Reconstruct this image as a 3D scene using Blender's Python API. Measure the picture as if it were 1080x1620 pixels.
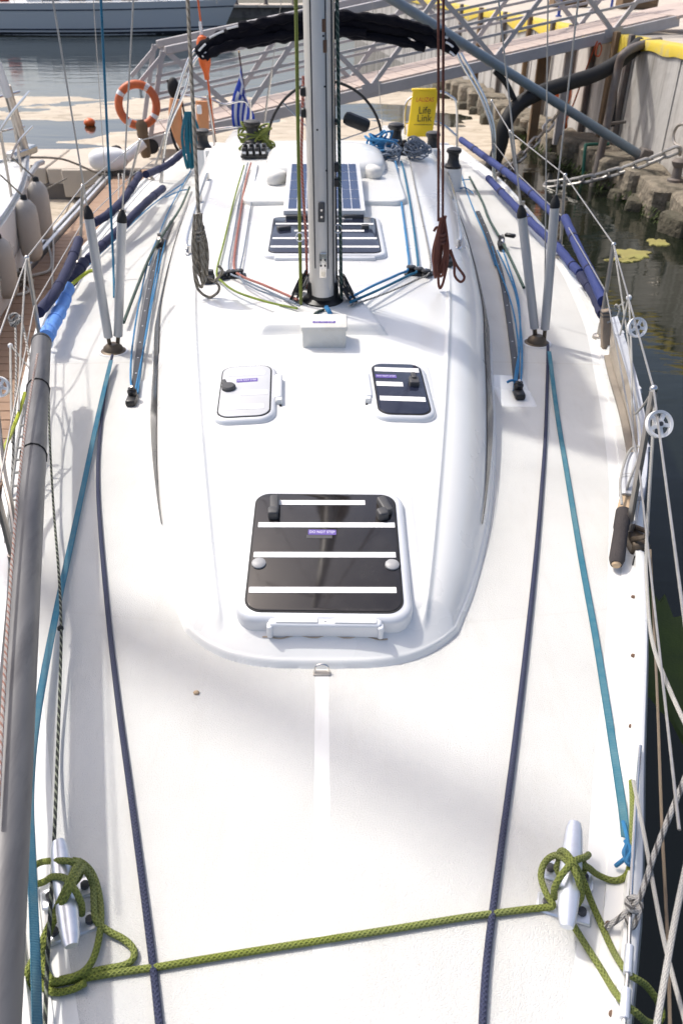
import bpy, bmesh, math, random
from mathutils import Vector, Matrix, noise

# ------------------------------------------------------------------ scene, camera, world, sun, exposure
scene = bpy.context.scene
for o in list(bpy.data.objects):
    bpy.data.objects.remove(o)
COL = scene.collection
R = math.radians
random.seed(7)

CAM_Z, PITCH, FPX, CX, CY = 3.2, R(34.0), 1300.0, 509.0, 810.0
cam_data = bpy.data.cameras.new("camera")
cam = bpy.data.objects.new("camera", cam_data)
COL.objects.link(cam)
cam.location = (0, 0, CAM_Z)
cam.rotation_euler = (R(90) - PITCH, 0, 0)
cam_data.sensor_width = 36
cam_data.lens = 36 * FPX / 1620
cam_data.shift_x = (540 - CX) / 1620
cam_data.clip_end = 2000
cam_data.clip_start = 0.05
cam_data.dof.use_dof = True
cam_data.dof.focus_distance = 2.9
cam_data.dof.aperture_fstop = 5.0
scene.camera = cam

SUN_EL = R(56)
SUN_AZ = Vector((-0.83, 0.56, 0)).normalized()          # towards the sun, on the ground
SUN_DIR = Vector((SUN_AZ.x * math.cos(SUN_EL), SUN_AZ.y * math.cos(SUN_EL), math.sin(SUN_EL)))
world = bpy.data.worlds.new("World")
scene.world = world
world.use_nodes = True
wn = world.node_tree.nodes
sky = wn.new("ShaderNodeTexSky")
sky.sky_type = 'NISHITA'
sky.sun_disc = False
sky.sun_elevation = SUN_EL
sky.sun_rotation = math.atan2(SUN_AZ.x, SUN_AZ.y)
sky.air_density = 0.75
sky.dust_density = 4.5
sky.ozone_density = 0.6
wn["Background"].inputs[1].default_value = 0.15
world.node_tree.links.new(sky.outputs[0], wn["Background"].inputs[0])

sun_data = bpy.data.lights.new("sun", 'SUN')
sun = bpy.data.objects.new("sun", sun_data)
COL.objects.link(sun)
sun_data.energy = 2.0
sun_data.angle = R(1.7)
sun_data.color = (1.0, 0.965, 0.90)
sun.rotation_euler = SUN_DIR.to_track_quat('Z', 'Y').to_euler()
sun.location = SUN_DIR * 40

scene.view_settings.view_transform = 'Standard'
scene.view_settings.look = 'None'
scene.view_settings.gamma = 1.0
scene.view_settings.exposure = 0.60
scene.view_settings.use_curve_mapping = False

# ------------------------------------------------------------------ materials
MATS = {}
def nodes_of(name):
    m = bpy.data.materials.new(name)
    m.use_nodes = True
    nt = m.node_tree
    return m, nt, nt.nodes["Principled BSDF"]

def link(nt, a, b):
    nt.links.new(a, b)

def mat(name, col, rough=0.5, metal=0.0, var=0.12, vscale=6.0, bump=0.0, bscale=60.0, dirt=None, dscale=2.5, damt=0.35, coat=0.0, spec=0.5, stretch=None, rvar=0.1, bdist=.004):
    """principled material with uneven colour, gloss and a fine relief"""
    m, nt, p = nodes_of(name)
    N = nt.nodes
    tc = N.new("ShaderNodeTexCoord")
    mp = N.new("ShaderNodeMapping")
    link(nt, tc.outputs["Object"], mp.inputs[0])
    if stretch:
        mp.inputs["Scale"].default_value = stretch
    nz = N.new("ShaderNodeTexNoise")
    nz.inputs["Scale"].default_value = vscale
    nz.inputs["Detail"].default_value = 6
    link(nt, mp.outputs[0], nz.inputs["Vector"])
    mx = N.new("ShaderNodeMix"); mx.data_type = 'RGBA'
    mx.inputs[6].default_value = (*[c * (1 - var) for c in col], 1)
    mx.inputs[7].default_value = (*[min(1, c * (1 + var * .8)) for c in col], 1)
    link(nt, nz.outputs[0], mx.inputs[0])
    out = mx.outputs[2]
    if dirt:
        nd = N.new("ShaderNodeTexNoise")
        nd.inputs["Scale"].default_value = dscale
        nd.inputs["Detail"].default_value = 9
        nd.inputs["Roughness"].default_value = .65
        link(nt, mp.outputs[0], nd.inputs["Vector"])
        rp = N.new("ShaderNodeMapRange")
        rp.inputs[1].default_value = .48; rp.inputs[2].default_value = .72
        rp.inputs[3].default_value = 0; rp.inputs[4].default_value = damt
        link(nt, nd.outputs[0], rp.inputs[0])
        m2 = N.new("ShaderNodeMix"); m2.data_type = 'RGBA'
        m2.inputs[7].default_value = (*dirt, 1)
        link(nt, rp.outputs[0], m2.inputs[0]); link(nt, out, m2.inputs[6])
        out = m2.outputs[2]
    link(nt, out, p.inputs["Base Color"])
    rr = N.new("ShaderNodeMapRange")
    rr.inputs[3].default_value = max(.02, rough - rvar); rr.inputs[4].default_value = min(1, rough + rvar)
    link(nt, nz.outputs[0], rr.inputs[0]); link(nt, rr.outputs[0], p.inputs["Roughness"])
    p.inputs["Metallic"].default_value = metal
    p.inputs["Specular IOR Level"].default_value = spec
    if coat:
        p.inputs["Coat Weight"].default_value = coat
        p.inputs["Coat Roughness"].default_value = .08
    if bump:
        nb = N.new("ShaderNodeTexNoise")
        nb.inputs["Scale"].default_value = bscale
        nb.inputs["Detail"].default_value = 5
        link(nt, mp.outputs[0], nb.inputs["Vector"])
        b = N.new("ShaderNodeBump"); b.inputs["Strength"].default_value = bump; b.inputs["Distance"].default_value = bdist
        link(nt, nb.outputs[0], b.inputs["Height"]); link(nt, b.outputs[0], p.inputs["Normal"])
    MATS[name] = m
    return m

def math_node(nt, op, a, b=None):
    n = nt.nodes.new("ShaderNodeMath"); n.operation = op
    for i, x in enumerate((a, b)):
        if x is None: continue
        if isinstance(x, (int, float)): n.inputs[i].default_value = x
        else: link(nt, x, n.inputs[i])
    return n.outputs[0]

def rope_mat(name, col, fleck=None, pitch=.012, strands=8, famt=.5, twist=1):
    """braided cord: the UV runs round (u) and along in metres (v)"""
    m, nt, p = nodes_of(name)
    N = nt.nodes
    uv = N.new("ShaderNodeUVMap")
    sp = N.new("ShaderNodeSeparateXYZ"); link(nt, uv.outputs[0], sp.inputs[0])
    U = math_node(nt, 'MULTIPLY', sp.outputs[0], 2 * math.pi * strands)
    V = math_node(nt, 'MULTIPLY', sp.outputs[1], 2 * math.pi / pitch)
    a = math_node(nt, 'SINE', math_node(nt, 'ADD', U, V))
    b = math_node(nt, 'SINE', math_node(nt, 'SUBTRACT', U, V))
    h = math_node(nt, 'MAXIMUM', a, b) if twist == 1 else a
    nz = N.new("ShaderNodeTexNoise"); nz.inputs["Scale"].default_value = 25; nz.inputs["Detail"].default_value = 4
    tc = N.new("ShaderNodeTexCoord"); link(nt, tc.outputs["Object"], nz.inputs["Vector"])
    mx = N.new("ShaderNodeMix"); mx.data_type = 'RGBA'
    mx.inputs[6].default_value = (*[c * .78 for c in col], 1); mx.inputs[7].default_value = (*[min(1, c * 1.18) for c in col], 1)
    link(nt, nz.outputs[0], mx.inputs[0])
    out = mx.outputs[2]
    nl = N.new("ShaderNodeTexNoise"); nl.inputs["Scale"].default_value = 4.5; nl.inputs["Detail"].default_value = 5
    link(nt, tc.outputs["Object"], nl.inputs["Vector"])
    rl = N.new("ShaderNodeMapRange"); rl.inputs[1].default_value = .45; rl.inputs[2].default_value = .75; rl.inputs[4].default_value = .55
    link(nt, nl.outputs[0], rl.inputs[0])
    ml = N.new("ShaderNodeMix"); ml.data_type = 'RGBA'
    g = sum(col) / 3
    ml.inputs[7].default_value = (*[.55 * c + .45 * g + .03 for c in col], 1)
    link(nt, rl.outputs[0], ml.inputs[0]); link(nt, out, ml.inputs[6]); out = ml.outputs[2]
    if fleck:
        V2 = math_node(nt, 'MULTIPLY', sp.outputs[1], 2 * math.pi / (pitch * 2.3))
        U2 = math_node(nt, 'MULTIPLY', sp.outputs[0], 2 * math.pi * 2)
        f = math_node(nt, 'GREATER_THAN', math_node(nt, 'SINE', math_node(nt, 'ADD', U2, V2)), famt)
        m2 = N.new("ShaderNodeMix"); m2.data_type = 'RGBA'
        m2.inputs[7].default_value = (*fleck, 1)
        link(nt, f, m2.inputs[0]); link(nt, out, m2.inputs[6])
        out = m2.outputs[2]
    hs = N.new("ShaderNodeMapRange"); hs.inputs[1].default_value = -.2; hs.inputs[2].default_value = .9; hs.inputs[3].default_value = .55; hs.inputs[4].default_value = 0.0  # grooves of the braid shaded in the colour, deepening its relief
    link(nt, h, hs.inputs[0])
    mh = N.new("ShaderNodeMix"); mh.data_type = 'RGBA'; mh.inputs[7].default_value = (*[c * .35 for c in col], 1)
    link(nt, hs.outputs[0], mh.inputs[0]); link(nt, out, mh.inputs[6])
    link(nt, mh.outputs[2], p.inputs["Base Color"])
    p.inputs["Roughness"].default_value = .85
    bp = N.new("ShaderNodeBump"); bp.inputs["Strength"].default_value = .9; bp.inputs["Distance"].default_value = .0018
    link(nt, h, bp.inputs["Height"]); link(nt, bp.outputs[0], p.inputs["Normal"])
    MATS[name] = m
    return m

mat("gelcoat", (.745, .745, .72), .28, var=.025, vscale=1.6, coat=.25, dirt=(.62, .58, .52), dscale=2.2, damt=.16)
mat("gelcoat_grey", (.62, .63, .64), .35, var=.05, vscale=2, dirt=(.35, .33, .3), damt=.25)
mat("hull_white", (.74, .74, .74), .3, var=.03, vscale=1, dirt=(.4, .37, .3), dscale=1.2, damt=.25)
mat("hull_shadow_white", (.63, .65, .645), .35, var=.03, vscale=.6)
mat("navy_band", (.02, .03, .06), .4)
mat("antifoul", (.012, .014, .02), .7)
mat("aluminium", (.60, .61, .62), .42, metal=.85, var=.1, vscale=9, bump=.06, dirt=(.3, .28, .26), dscale=5, damt=.3)
mat("mast_alu", (.66, .645, .62), .45, metal=.55, var=.07, vscale=5, dirt=(.36, .31, .26), dscale=3, damt=.4, stretch=(1, 1, .25))
mat("scuffed_alu", (.15, .148, .15), .5, metal=.4, var=.45, vscale=9, bump=.25, bscale=30, dirt=(.05, .048, .055), dscale=7, damt=.85, stretch=(1.6, .22, 1.6))
mat("cleat_alu", (.74, .77, .82), .32, metal=.6, var=.05, vscale=20, dirt=(.45, .44, .44), dscale=18, damt=.35)
mat("steel", (.66, .64, .61), .2, metal=1.0, var=.1, vscale=12)
mat("steel_dull", (.50, .46, .41), .38, metal=.85, var=.15, vscale=12, dirt=(.2, .16, .12), damt=.4)
mat("wire", (.48, .46, .43), .45, metal=.8, var=.2, vscale=40)
mat("white_tube", (.46, .465, .47), .38, metal=.25, var=.06, vscale=7, dirt=(.42, .41, .4), damt=.3, stretch=(1, 1, .3))
mat("black_plastic", (.014, .014, .015), .42, var=.3, vscale=20)
mat("black_rubber", (.009, .009, .0095), .7, var=.3, vscale=12, bump=.3)
mat("dark_bronze", (.11, .085, .06), .5, metal=.5, var=.3, vscale=20)
mat("grey_plastic", (.36, .36, .36), .45, var=.1)
mat("charcoal_plastic", (.06, .06, .062), .5, var=.2, vscale=15)
mat("smoked_acrylic", (.016, .0135, .013), .07, var=.3, vscale=3, dirt=(.05, .045, .04), dscale=9, damt=.35, coat=.3, rvar=.03)
mat("blue_acrylic", (.018, .022, .042), .1, var=.3, vscale=3, dirt=(.06, .065, .08), dscale=8, damt=.4, rvar=.04)
mat("white_film", (.50, .51, .53), .45, var=.06, vscale=7, dirt=(.5, .49, .46), damt=.5)
mat("white_tape", (.80, .79, .77), .7, var=.05, vscale=30, dirt=(.55, .52, .48), dscale=25, damt=.35)
mat("faded_tape", (.70, .70, .70), .7, var=.05, vscale=30)
mat("hatch_frame", (.70, .715, .735), .33, metal=.15, var=.06, vscale=8, dirt=(.45, .44, .42), damt=.2)
mat("label_purple", (.13, .085, .34), .5, var=.15, vscale=40)
mat("lettering_white", (.75, .73, .78), .6)
mat("box_cream", (.68, .67, .62), .5, var=.05, vscale=5, dirt=(.4, .36, .28), dscale=7, damt=.35)
mat("rust", (.12, .07, .045), .85, var=.3, vscale=30)
mat("rust_stain", (.50, .40, .30), .8, var=.3, vscale=40)
mat("cushion_white", (.66, .65, .62), .8, var=.08, vscale=6, bump=.2, bscale=30)
mat("navy_fabric", (.013, .017, .06), .8, var=.3, vscale=12, bump=.35, bscale=180)
mat("royal_fabric", (.022, .038, .16), .8, var=.25, vscale=12, bump=.35, bscale=180)
mat("blue_wrap", (.12, .30, .74), .75, var=.3, vscale=14, bump=.3, bscale=90)
mat("black_canvas", (.005, .005, .009), .95, spec=.15, var=.4, vscale=8, bump=.5, bscale=22)
mat("white_piping", (.7, .7, .7), .7)
mat("yellow_bag", (.80, .56, .012), .6, var=.12, vscale=9, bump=.2, bscale=15)
mat("print_red", (.5, .05, .03), .7)
mat("print_black", (.02, .018, .015), .7)
mat("orange_plastic", (.72, .13, .02), .45, var=.15, vscale=8, dirt=(.4, .1, .04), damt=.35)
mat("buoy_red", (.58, .125, .035), .5, var=.2, vscale=7, dirt=(.25, .08, .04), damt=.5)
mat("faded_orange", (.55, .25, .11), .7, var=.15, vscale=6)
mat("white_plastic", (.78, .78, .77), .42, var=.04, vscale=10, dirt=(.5, .48, .44), dscale=8, damt=.25)
mat("fender_vinyl", (.40, .37, .33), .5, var=.1, vscale=4, dirt=(.25, .21, .17), dscale=3.5, damt=.5)
mat("flag_blue", (.02, .055, .38), .8, var=.15, vscale=10)
mat("flag_white", (.62, .64, .70), .8, var=.05)
mat("flag_stick", (.07, .035, .025), .5)
mat("composite_plank", (.33, .21, .135), .75, var=.25, vscale=3, bump=.4, bscale=60, dirt=(.25, .18, .14), dscale=5, damt=.5, stretch=(.4, 3, 1))
mat("weathered_wood", (.30, .235, .175), .85, var=.35, vscale=9, bump=.5, bscale=60, dirt=(.1, .075, .06), dscale=9, damt=.6, stretch=(2, 2, .5))
mat("taupe_rail", (.27, .23, .18), .75, var=.25, vscale=6, bump=.3, dirt=(.14, .12, .1), damt=.6)
mat("raw_wood", (.52, .38, .24), .8, var=.3, vscale=18, bump=.5, bscale=60)
mat("foam_grip", (.05, .043, .042), .95, var=.4, vscale=30, bump=.8, bscale=120)
mat("gangway_paint", (.42, .40, .395), .5, var=.08, vscale=4, dirt=(.28, .25, .24), dscale=5, damt=.4)
mat("gangway_deck", (.50, .41, .36), .85, var=.15, vscale=5, bump=.4, bscale=40, dirt=(.3, .24, .2), damt=.5)
mat("concrete_walkway", (.52, .46, .38), .9, var=.15, vscale=2, bump=.4, bscale=30, dirt=(.3, .27, .22), damt=.5)
mat("pontoon_side", (.16, .14, .12), .9, var=.3, vscale=3, dirt=(.03, .03, .025), damt=.8)
mat("rubble_stone", (.21, .18, .135), .95, var=.45, vscale=5, bump=1.0, bscale=7, bdist=.09, dirt=(.045, .045, .028), dscale=3.5, damt=.95)
mat("ledge_face", (.09, .08, .055), .95, var=.4, vscale=3, bump=1.0, bscale=9, bdist=.06, dirt=(.03, .035, .02), dscale=2.5, damt=.85)
mat("yellow_paint", (.66, .50, .05), .7, var=.2, vscale=4, bump=.3, dirt=(.36, .33, .24), dscale=4, damt=.95)
mat("grey_paint_pole", (.17, .22, .26), .45, metal=.2, var=.15, vscale=4, dirt=(.15, .12, .1), dscale=4, damt=.5)
mat("rusty_pipe", (.17, .15, .135), .7, metal=.3, var=.3, vscale=8, bump=.5, dirt=(.12, .06, .035), damt=.6)
mat("galvanised", (.42, .41, .39), .5, metal=.6, var=.25, vscale=15, dirt=(.18, .13, .1), damt=.5)
mat("brown_wood_post", (.17, .11, .06), .85, var=.3, vscale=5, bump=.4)
mat("blue_paint", (.02, .06, .3), .5)
mat("green_pipe", (.01, .1, .07), .6)
mat("weed", (.045, .07, .012), .9, var=.5, vscale=6, bump=.6)
mat("algae", (.27, .24, .075), .85, var=.4, vscale=4, bump=.6, bscale=12, dirt=(.2, .22, .05), damt=.7)
mat("black_strip", (.03, .028, .028), .25, var=.2, vscale=5)
mat("solar_cell", (.022, .045, .115), .18, var=.25, vscale=9, rvar=.05)
mat("solar_frame", (.72, .72, .71), .35, var=.04, metal=.1)
mat("solar_back", (.55, .57, .6), .4)
mat("track", (.055, .057, .062), .5, metal=.4, var=.2)
mat("grey_cover", (.44, .46, .50), .7, var=.15, vscale=8, dirt=(.28, .28, .28), damt=.5)
mat("red_paint", (.4, .05, .03), .6)

rope_mat("rope_olive", (.225, .265, .04), pitch=.012, strands=5)
rope_mat("rope_navy", (.04, .048, .10), pitch=.011, strands=5)
rope_mat("rope_blue", (.05, .30, .62), pitch=.008)
rope_mat("rope_blue_dark", (.02, .20, .36), pitch=.008)
rope_mat("rope_lime", (.30, .40, .05), pitch=.008)
rope_mat("rope_red", (.52, .13, .09), fleck=(.6, .4, .35), pitch=.008)
rope_mat("rope_grey_blue", (.36, .42, .50), fleck=(.15, .2, .3), pitch=.008)
rope_mat("rope_white", (.62, .60, .55), pitch=.01)
rope_mat("rope_white_fleck", (.56, .54, .50), fleck=(.09, .085, .08), pitch=.016, famt=.55)
rope_mat("rope_white_red", (.62, .55, .50), fleck=(.45, .2, .14), pitch=.012, famt=.45)
rope_mat("rope_black_fleck", (.03, .035, .03), fleck=(.35, .38, .28), pitch=.014, famt=.35)
rope_mat("rope_brown", (.22, .075, .05), pitch=.01)
rope_mat("rope_tan", (.33, .25, .17), pitch=.008)
rope_mat("rope_dirty", (.40, .36, .29), fleck=(.2, .17, .13), pitch=.02, famt=.3)
rope_mat("rope_teal", (.02, .22, .32), pitch=.01)
rope_mat("rope_green_dark", (.03, .075, .06), fleck=(.2, .25, .22), pitch=.012, famt=.6)
rope_mat("rope_black", (.02, .02, .022), pitch=.01)
rope_mat("rope_yellow", (.55, .62, .05), pitch=.02)
rope_mat("rope_orange", (.55, .1, .03), pitch=.01)

def web_mat(name, col, worn):
    m, nt, p = nodes_of(name); N = nt.nodes
    uv = N.new("ShaderNodeUVMap"); sp = N.new("ShaderNodeSeparateXYZ"); link(nt, uv.outputs[0], sp.inputs[0])
    rib = math_node(nt, 'SINE', math_node(nt, 'MULTIPLY', sp.outputs[1], 2 * math.pi / .006))
    warp = math_node(nt, 'SINE', math_node(nt, 'MULTIPLY', sp.outputs[0], 2 * math.pi * 9))
    edge = math_node(nt, 'GREATER_THAN', math_node(nt, 'ABSOLUTE', math_node(nt, 'SUBTRACT', sp.outputs[0], .5)), .37)
    tc = N.new("ShaderNodeTexCoord")
    nz = N.new("ShaderNodeTexNoise"); nz.inputs["Scale"].default_value = 3.2; nz.inputs["Detail"].default_value = 8; nz.inputs["Roughness"].default_value = .7
    link(nt, tc.outputs["Object"], nz.inputs["Vector"])
    mr = N.new("ShaderNodeMapRange"); mr.inputs[1].default_value = .38; mr.inputs[2].default_value = .68
    link(nt, nz.outputs[0], mr.inputs[0])
    c1 = N.new("ShaderNodeMix"); c1.data_type = 'RGBA'; c1.inputs[6].default_value = (*col, 1); c1.inputs[7].default_value = (*worn, 1)
    link(nt, mr.outputs[0], c1.inputs[0])
    c2 = N.new("ShaderNodeMix"); c2.data_type = 'RGBA'; c2.inputs[7].default_value = (*[c * .62 for c in col], 1)
    link(nt, c1.outputs[2], c2.inputs[6])
    link(nt, math_node(nt, 'MULTIPLY', math_node(nt, 'ADD', math_node(nt, 'MULTIPLY', edge, .6), math_node(nt, 'MULTIPLY', math_node(nt, 'GREATER_THAN', rib, .4), .35)), .8), c2.inputs[0])
    link(nt, c2.outputs[2], p.inputs["Base Color"]); p.inputs["Roughness"].default_value = .9
    b = N.new("ShaderNodeBump"); b.inputs["Strength"].default_value = .8; b.inputs["Distance"].default_value = .0012
    link(nt, math_node(nt, 'ADD', rib, warp), b.inputs["Height"]); link(nt, b.outputs[0], p.inputs["Normal"])
    MATS[name] = m
web_mat("teal_webbing", (.045, .23, .33), (.19, .36, .40))
web_mat("sky_webbing", (.03, .20, .33), (.17, .31, .35))

def deck_material():
    m, nt, p = nodes_of("deck_nonskid")
    N = nt.nodes
    geo = N.new("ShaderNodeNewGeometry")
    sp = N.new("ShaderNodeSeparateXYZ"); link(nt, geo.outputs["Position"], sp.inputs[0])
    ax = math_node(nt, 'ABSOLUTE', math_node(nt, 'ADD', sp.outputs[0], -.0))
    strip = math_node(nt, 'GREATER_THAN', ax, .021)                  # smooth centre strip
    at_ = N.new("ShaderNodeAttribute"); at_.attribute_name = "edge"   # distance to the deck edge in metres
    e = math_node(nt, 'GREATER_THAN', at_.outputs["Fac"], .125)
    mask = math_node(nt, 'MULTIPLY', strip, e)
    # seams across the side decks
    s1 = math_node(nt, 'LESS_THAN', math_node(nt, 'ABSOLUTE', math_node(nt, 'SUBTRACT', sp.outputs[1], 4.42)), .006)
    s2 = math_node(nt, 'LESS_THAN', math_node(nt, 'ABSOLUTE', math_node(nt, 'SUBTRACT', math_node(nt, 'ADD', sp.outputs[1], math_node(nt, 'MULTIPLY', ax, -.18)), 2.02)), .005)
    seam = math_node(nt, 'MAXIMUM', s1, math_node(nt, 'MULTIPLY', s2, .25))
    vo = N.new("ShaderNodeTexVoronoi"); vo.inputs["Scale"].default_value = 330
    mp = N.new("ShaderNodeMapping"); mp.inputs["Rotation"].default_value = (0, 0, .6)
    link(nt, geo.outputs["Position"], mp.inputs[0]); link(nt, mp.outputs[0], vo.inputs["Vector"])
    nz = N.new("ShaderNodeTexNoise"); nz.inputs["Scale"].default_value = 1.7; nz.inputs["Detail"].default_value = 8
    link(nt, geo.outputs["Position"], nz.inputs["Vector"])
    nd = N.new("ShaderNodeTexNoise"); nd.inputs["Scale"].default_value = 45; nd.inputs["Detail"].default_value = 3
    link(nt, geo.outputs["Position"], nd.inputs["Vector"])
    spot = N.new("ShaderNodeMapRange"); spot.inputs[1].default_value = .76; spot.inputs[2].default_value = .80
    link(nt, nd.outputs[0], spot.inputs[0])
    c1 = N.new("ShaderNodeMix"); c1.data_type = 'RGBA'
    c1.inputs[6].default_value = (.72, .72, .695, 1); c1.inputs[7].default_value = (.545, .543, .518, 1)
    cm = N.new("ShaderNodeMapRange"); cm.inputs[1].default_value = .4; cm.inputs[2].default_value = .7
    link(nt, nz.outputs[0], cm.inputs[0])
    link(nt, math_node(nt, 'MULTIPLY', math_node(nt, 'ADD', math_node(nt, 'MULTIPLY', cm.outputs[0], .4), .6), mask), c1.inputs[0])
    c2 = N.new("ShaderNodeMix"); c2.data_type = 'RGBA'; c2.inputs[7].default_value = (.42, .38, .31, 1)
    link(nt, c1.outputs[2], c2.inputs[6])
    link(nt, math_node(nt, 'MAXIMUM', math_node(nt, 'MULTIPLY', spot.outputs[0], .5), math_node(nt, 'MULTIPLY', seam, .22)), c2.inputs[0])
    # rain marks and grime, drawn out fore and aft
    ms = N.new("ShaderNodeMapping"); ms.inputs["Scale"].default_value = (5.5, 1.1, 1); link(nt, geo.outputs["Position"], ms.inputs[0])
    ns = N.new("ShaderNodeTexNoise"); ns.inputs["Scale"].default_value = 2.4; ns.inputs["Detail"].default_value = 10; ns.inputs["Roughness"].default_value = .7
    link(nt, ms.outputs[0], ns.inputs["Vector"])
    rs = N.new("ShaderNodeMapRange"); rs.inputs[1].default_value = .52; rs.inputs[2].default_value = .78; rs.inputs[4].default_value = .30
    link(nt, ns.outputs[0], rs.inputs[0])
    c3 = N.new("ShaderNodeMix"); c3.data_type = 'RGBA'; c3.inputs[7].default_value = (.47, .445, .39, 1)
    link(nt, rs.outputs[0], c3.inputs[0]); link(nt, c2.outputs[2], c3.inputs[6])
    link(nt, c3.outputs[2], p.inputs["Base Color"])
    rg = N.new("ShaderNodeMapRange"); p.inputs["Specular IOR Level"].default_value = .22; rg.inputs[3].default_value = .4; rg.inputs[4].default_value = .85
    link(nt, mask, rg.inputs[0]); link(nt, rg.outputs[0], p.inputs["Roughness"])
    bp = N.new("ShaderNodeBump"); bp.inputs["Strength"].default_value = .8; bp.inputs["Distance"].default_value = .0022
    hgt = math_node(nt, 'SUBTRACT', math_node(nt, 'ADD', math_node(nt, 'MULTIPLY', math_node(nt, 'SUBTRACT', 1.0, vo.outputs["Distance"]), math_node(nt, 'MULTIPLY', mask, .9)), mask), math_node(nt, 'MULTIPLY', seam, 2.0))
    link(nt, hgt, bp.inputs["Height"]); link(nt, bp.outputs[0], p.inputs["Normal"])
    MATS["deck_nonskid"] = m
deck_material()

def water_material():
    m, nt, p = nodes_of("water")
    N = nt.nodes
    tc = N.new("ShaderNodeNewGeometry")
    mp = N.new("ShaderNodeMapping"); mp.inputs["Scale"].default_value = (.55, 1.5, 1)
    link(nt, tc.outputs["Position"], mp.inputs[0])
    n1 = N.new("ShaderNodeTexNoise"); n1.inputs["Scale"].default_value = .9; n1.inputs["Detail"].default_value = 3; n1.inputs["Distortion"].default_value = .7
    n2 = N.new("ShaderNodeTexNoise"); n2.inputs["Scale"].default_value = 5.5; n2.inputs["Detail"].default_value = 3; n2.inputs["Distortion"].default_value = .8
    link(nt, mp.outputs[0], n1.inputs["Vector"]); link(nt, mp.outputs[0], n2.inputs["Vector"])
    h = math_node(nt, 'ADD', n1.outputs[0], math_node(nt, 'MULTIPLY', n2.outputs[0], .16))
    bp = N.new("ShaderNodeBump"); bp.inputs["Strength"].default_value = .12; bp.inputs["Distance"].default_value = .10
    link(nt, h, bp.inputs["Height"]); link(nt, bp.outputs[0], p.inputs["Normal"])
    p.inputs["Base Color"].default_value = (.010, .013, .008, 1)
    p.inputs["Roughness"].default_value = .04
    p.inputs["IOR"].default_value = 1.33
    MATS["water"] = m
water_material()

def wall_material():
    """poured concrete with vertical run-off streaks"""
    m, nt, p = nodes_of("quay_concrete")
    N = nt.nodes
    geo = N.new("ShaderNodeNewGeometry")
    mp = N.new("ShaderNodeMapping"); mp.inputs["Scale"].default_value = (1.6, 1.6, .12)
    link(nt, geo.outputs["Position"], mp.inputs[0])
    n1 = N.new("ShaderNodeTexNoise"); n1.inputs["Scale"].default_value = 2.1; n1.inputs["Detail"].default_value = 9; n1.inputs["Roughness"].default_value = .65
    link(nt, mp.outputs[0], n1.inputs["Vector"])
    n2 = N.new("ShaderNodeTexNoise"); n2.inputs["Scale"].default_value = 1.4; n2.inputs["Detail"].default_value = 8
    link(nt, geo.outputs["Position"], n2.inputs["Vector"])
    r1 = N.new("ShaderNodeMapRange"); r1.inputs[1].default_value = .45; r1.inputs[2].default_value = .62
    link(nt, n1.outputs[0], r1.inputs[0])
    c = N.new("ShaderNodeMix"); c.data_type = 'RGBA'
    c.inputs[6].default_value = (.47, .455, .43, 1); c.inputs[7].default_value = (.17, .155, .135, 1)
    link(nt, math_node(nt, 'MULTIPLY', r1.outputs[0], .72), c.inputs[0])
    c2 = N.new("ShaderNodeMix"); c2.data_type = 'RGBA'; c2.inputs[7].default_value = (.55, .52, .48, 1)
    r2 = N.new("ShaderNodeMapRange"); r2.inputs[1].default_value = .45; r2.inputs[2].default_value = .75; r2.inputs[4].default_value = .5
    link(nt, n2.outputs[0], r2.inputs[0]); link(nt, r2.outputs[0], c2.inputs[0]); link(nt, c.outputs[2], c2.inputs[6])
    link(nt, c2.outputs[2], p.inputs["Base Color"])
    p.inputs["Roughness"].default_value = .9
    b = N.new("ShaderNodeBump"); b.inputs["Strength"].default_value = .5; b.inputs["Distance"].default_value = .02
    n3 = N.new("ShaderNodeTexNoise"); n3.inputs["Scale"].default_value = 9; n3.inputs["Detail"].default_value = 8
    link(nt, geo.outputs["Position"], n3.inputs["Vector"])
    link(nt, n3.outputs[0], b.inputs["Height"]); link(nt, b.outputs[0], p.inputs["Normal"])
    MATS["quay_concrete"] = m
wall_material()

def scum_material():
    m, nt, p = nodes_of("sea_scum")
    N = nt.nodes
    geo = N.new("ShaderNodeNewGeometry")
    mp = N.new("ShaderNodeMapping"); mp.inputs["Scale"].default_value = (.5, 1.3, 1)
    link(nt, geo.outputs["Position"], mp.inputs[0])
    n1 = N.new("ShaderNodeTexNoise"); n1.inputs["Scale"].default_value = 1.9; n1.inputs["Detail"].default_value = 11; n1.inputs["Roughness"].default_value = .74; n1.inputs["Distortion"].default_value = 1.6
    link(nt, mp.outputs[0], n1.inputs["Vector"])
    cr = N.new("ShaderNodeValToRGB")
    el = cr.color_ramp.elements
    el[0].position = .33; el[0].color = (.16, .125, .08, 1)
    el[1].position = .60; el[1].color = (.52, .455, .36, 1)
    x = el.new(.45); x.color = (.42, .355, .265, 1)
    link(nt, n1.outputs[0], cr.inputs[0]); link(nt, cr.outputs[0], p.inputs["Base Color"])
    p.inputs["Roughness"].default_value = .7
    b = N.new("ShaderNodeBump"); b.inputs["Strength"].default_value = .5; b.inputs["Distance"].default_value = .03
    link(nt, n1.outputs[0], b.inputs["Height"]); link(nt, b.outputs[0], p.inputs["Normal"])
    MATS["sea_scum"] = m
scum_material()

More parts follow.
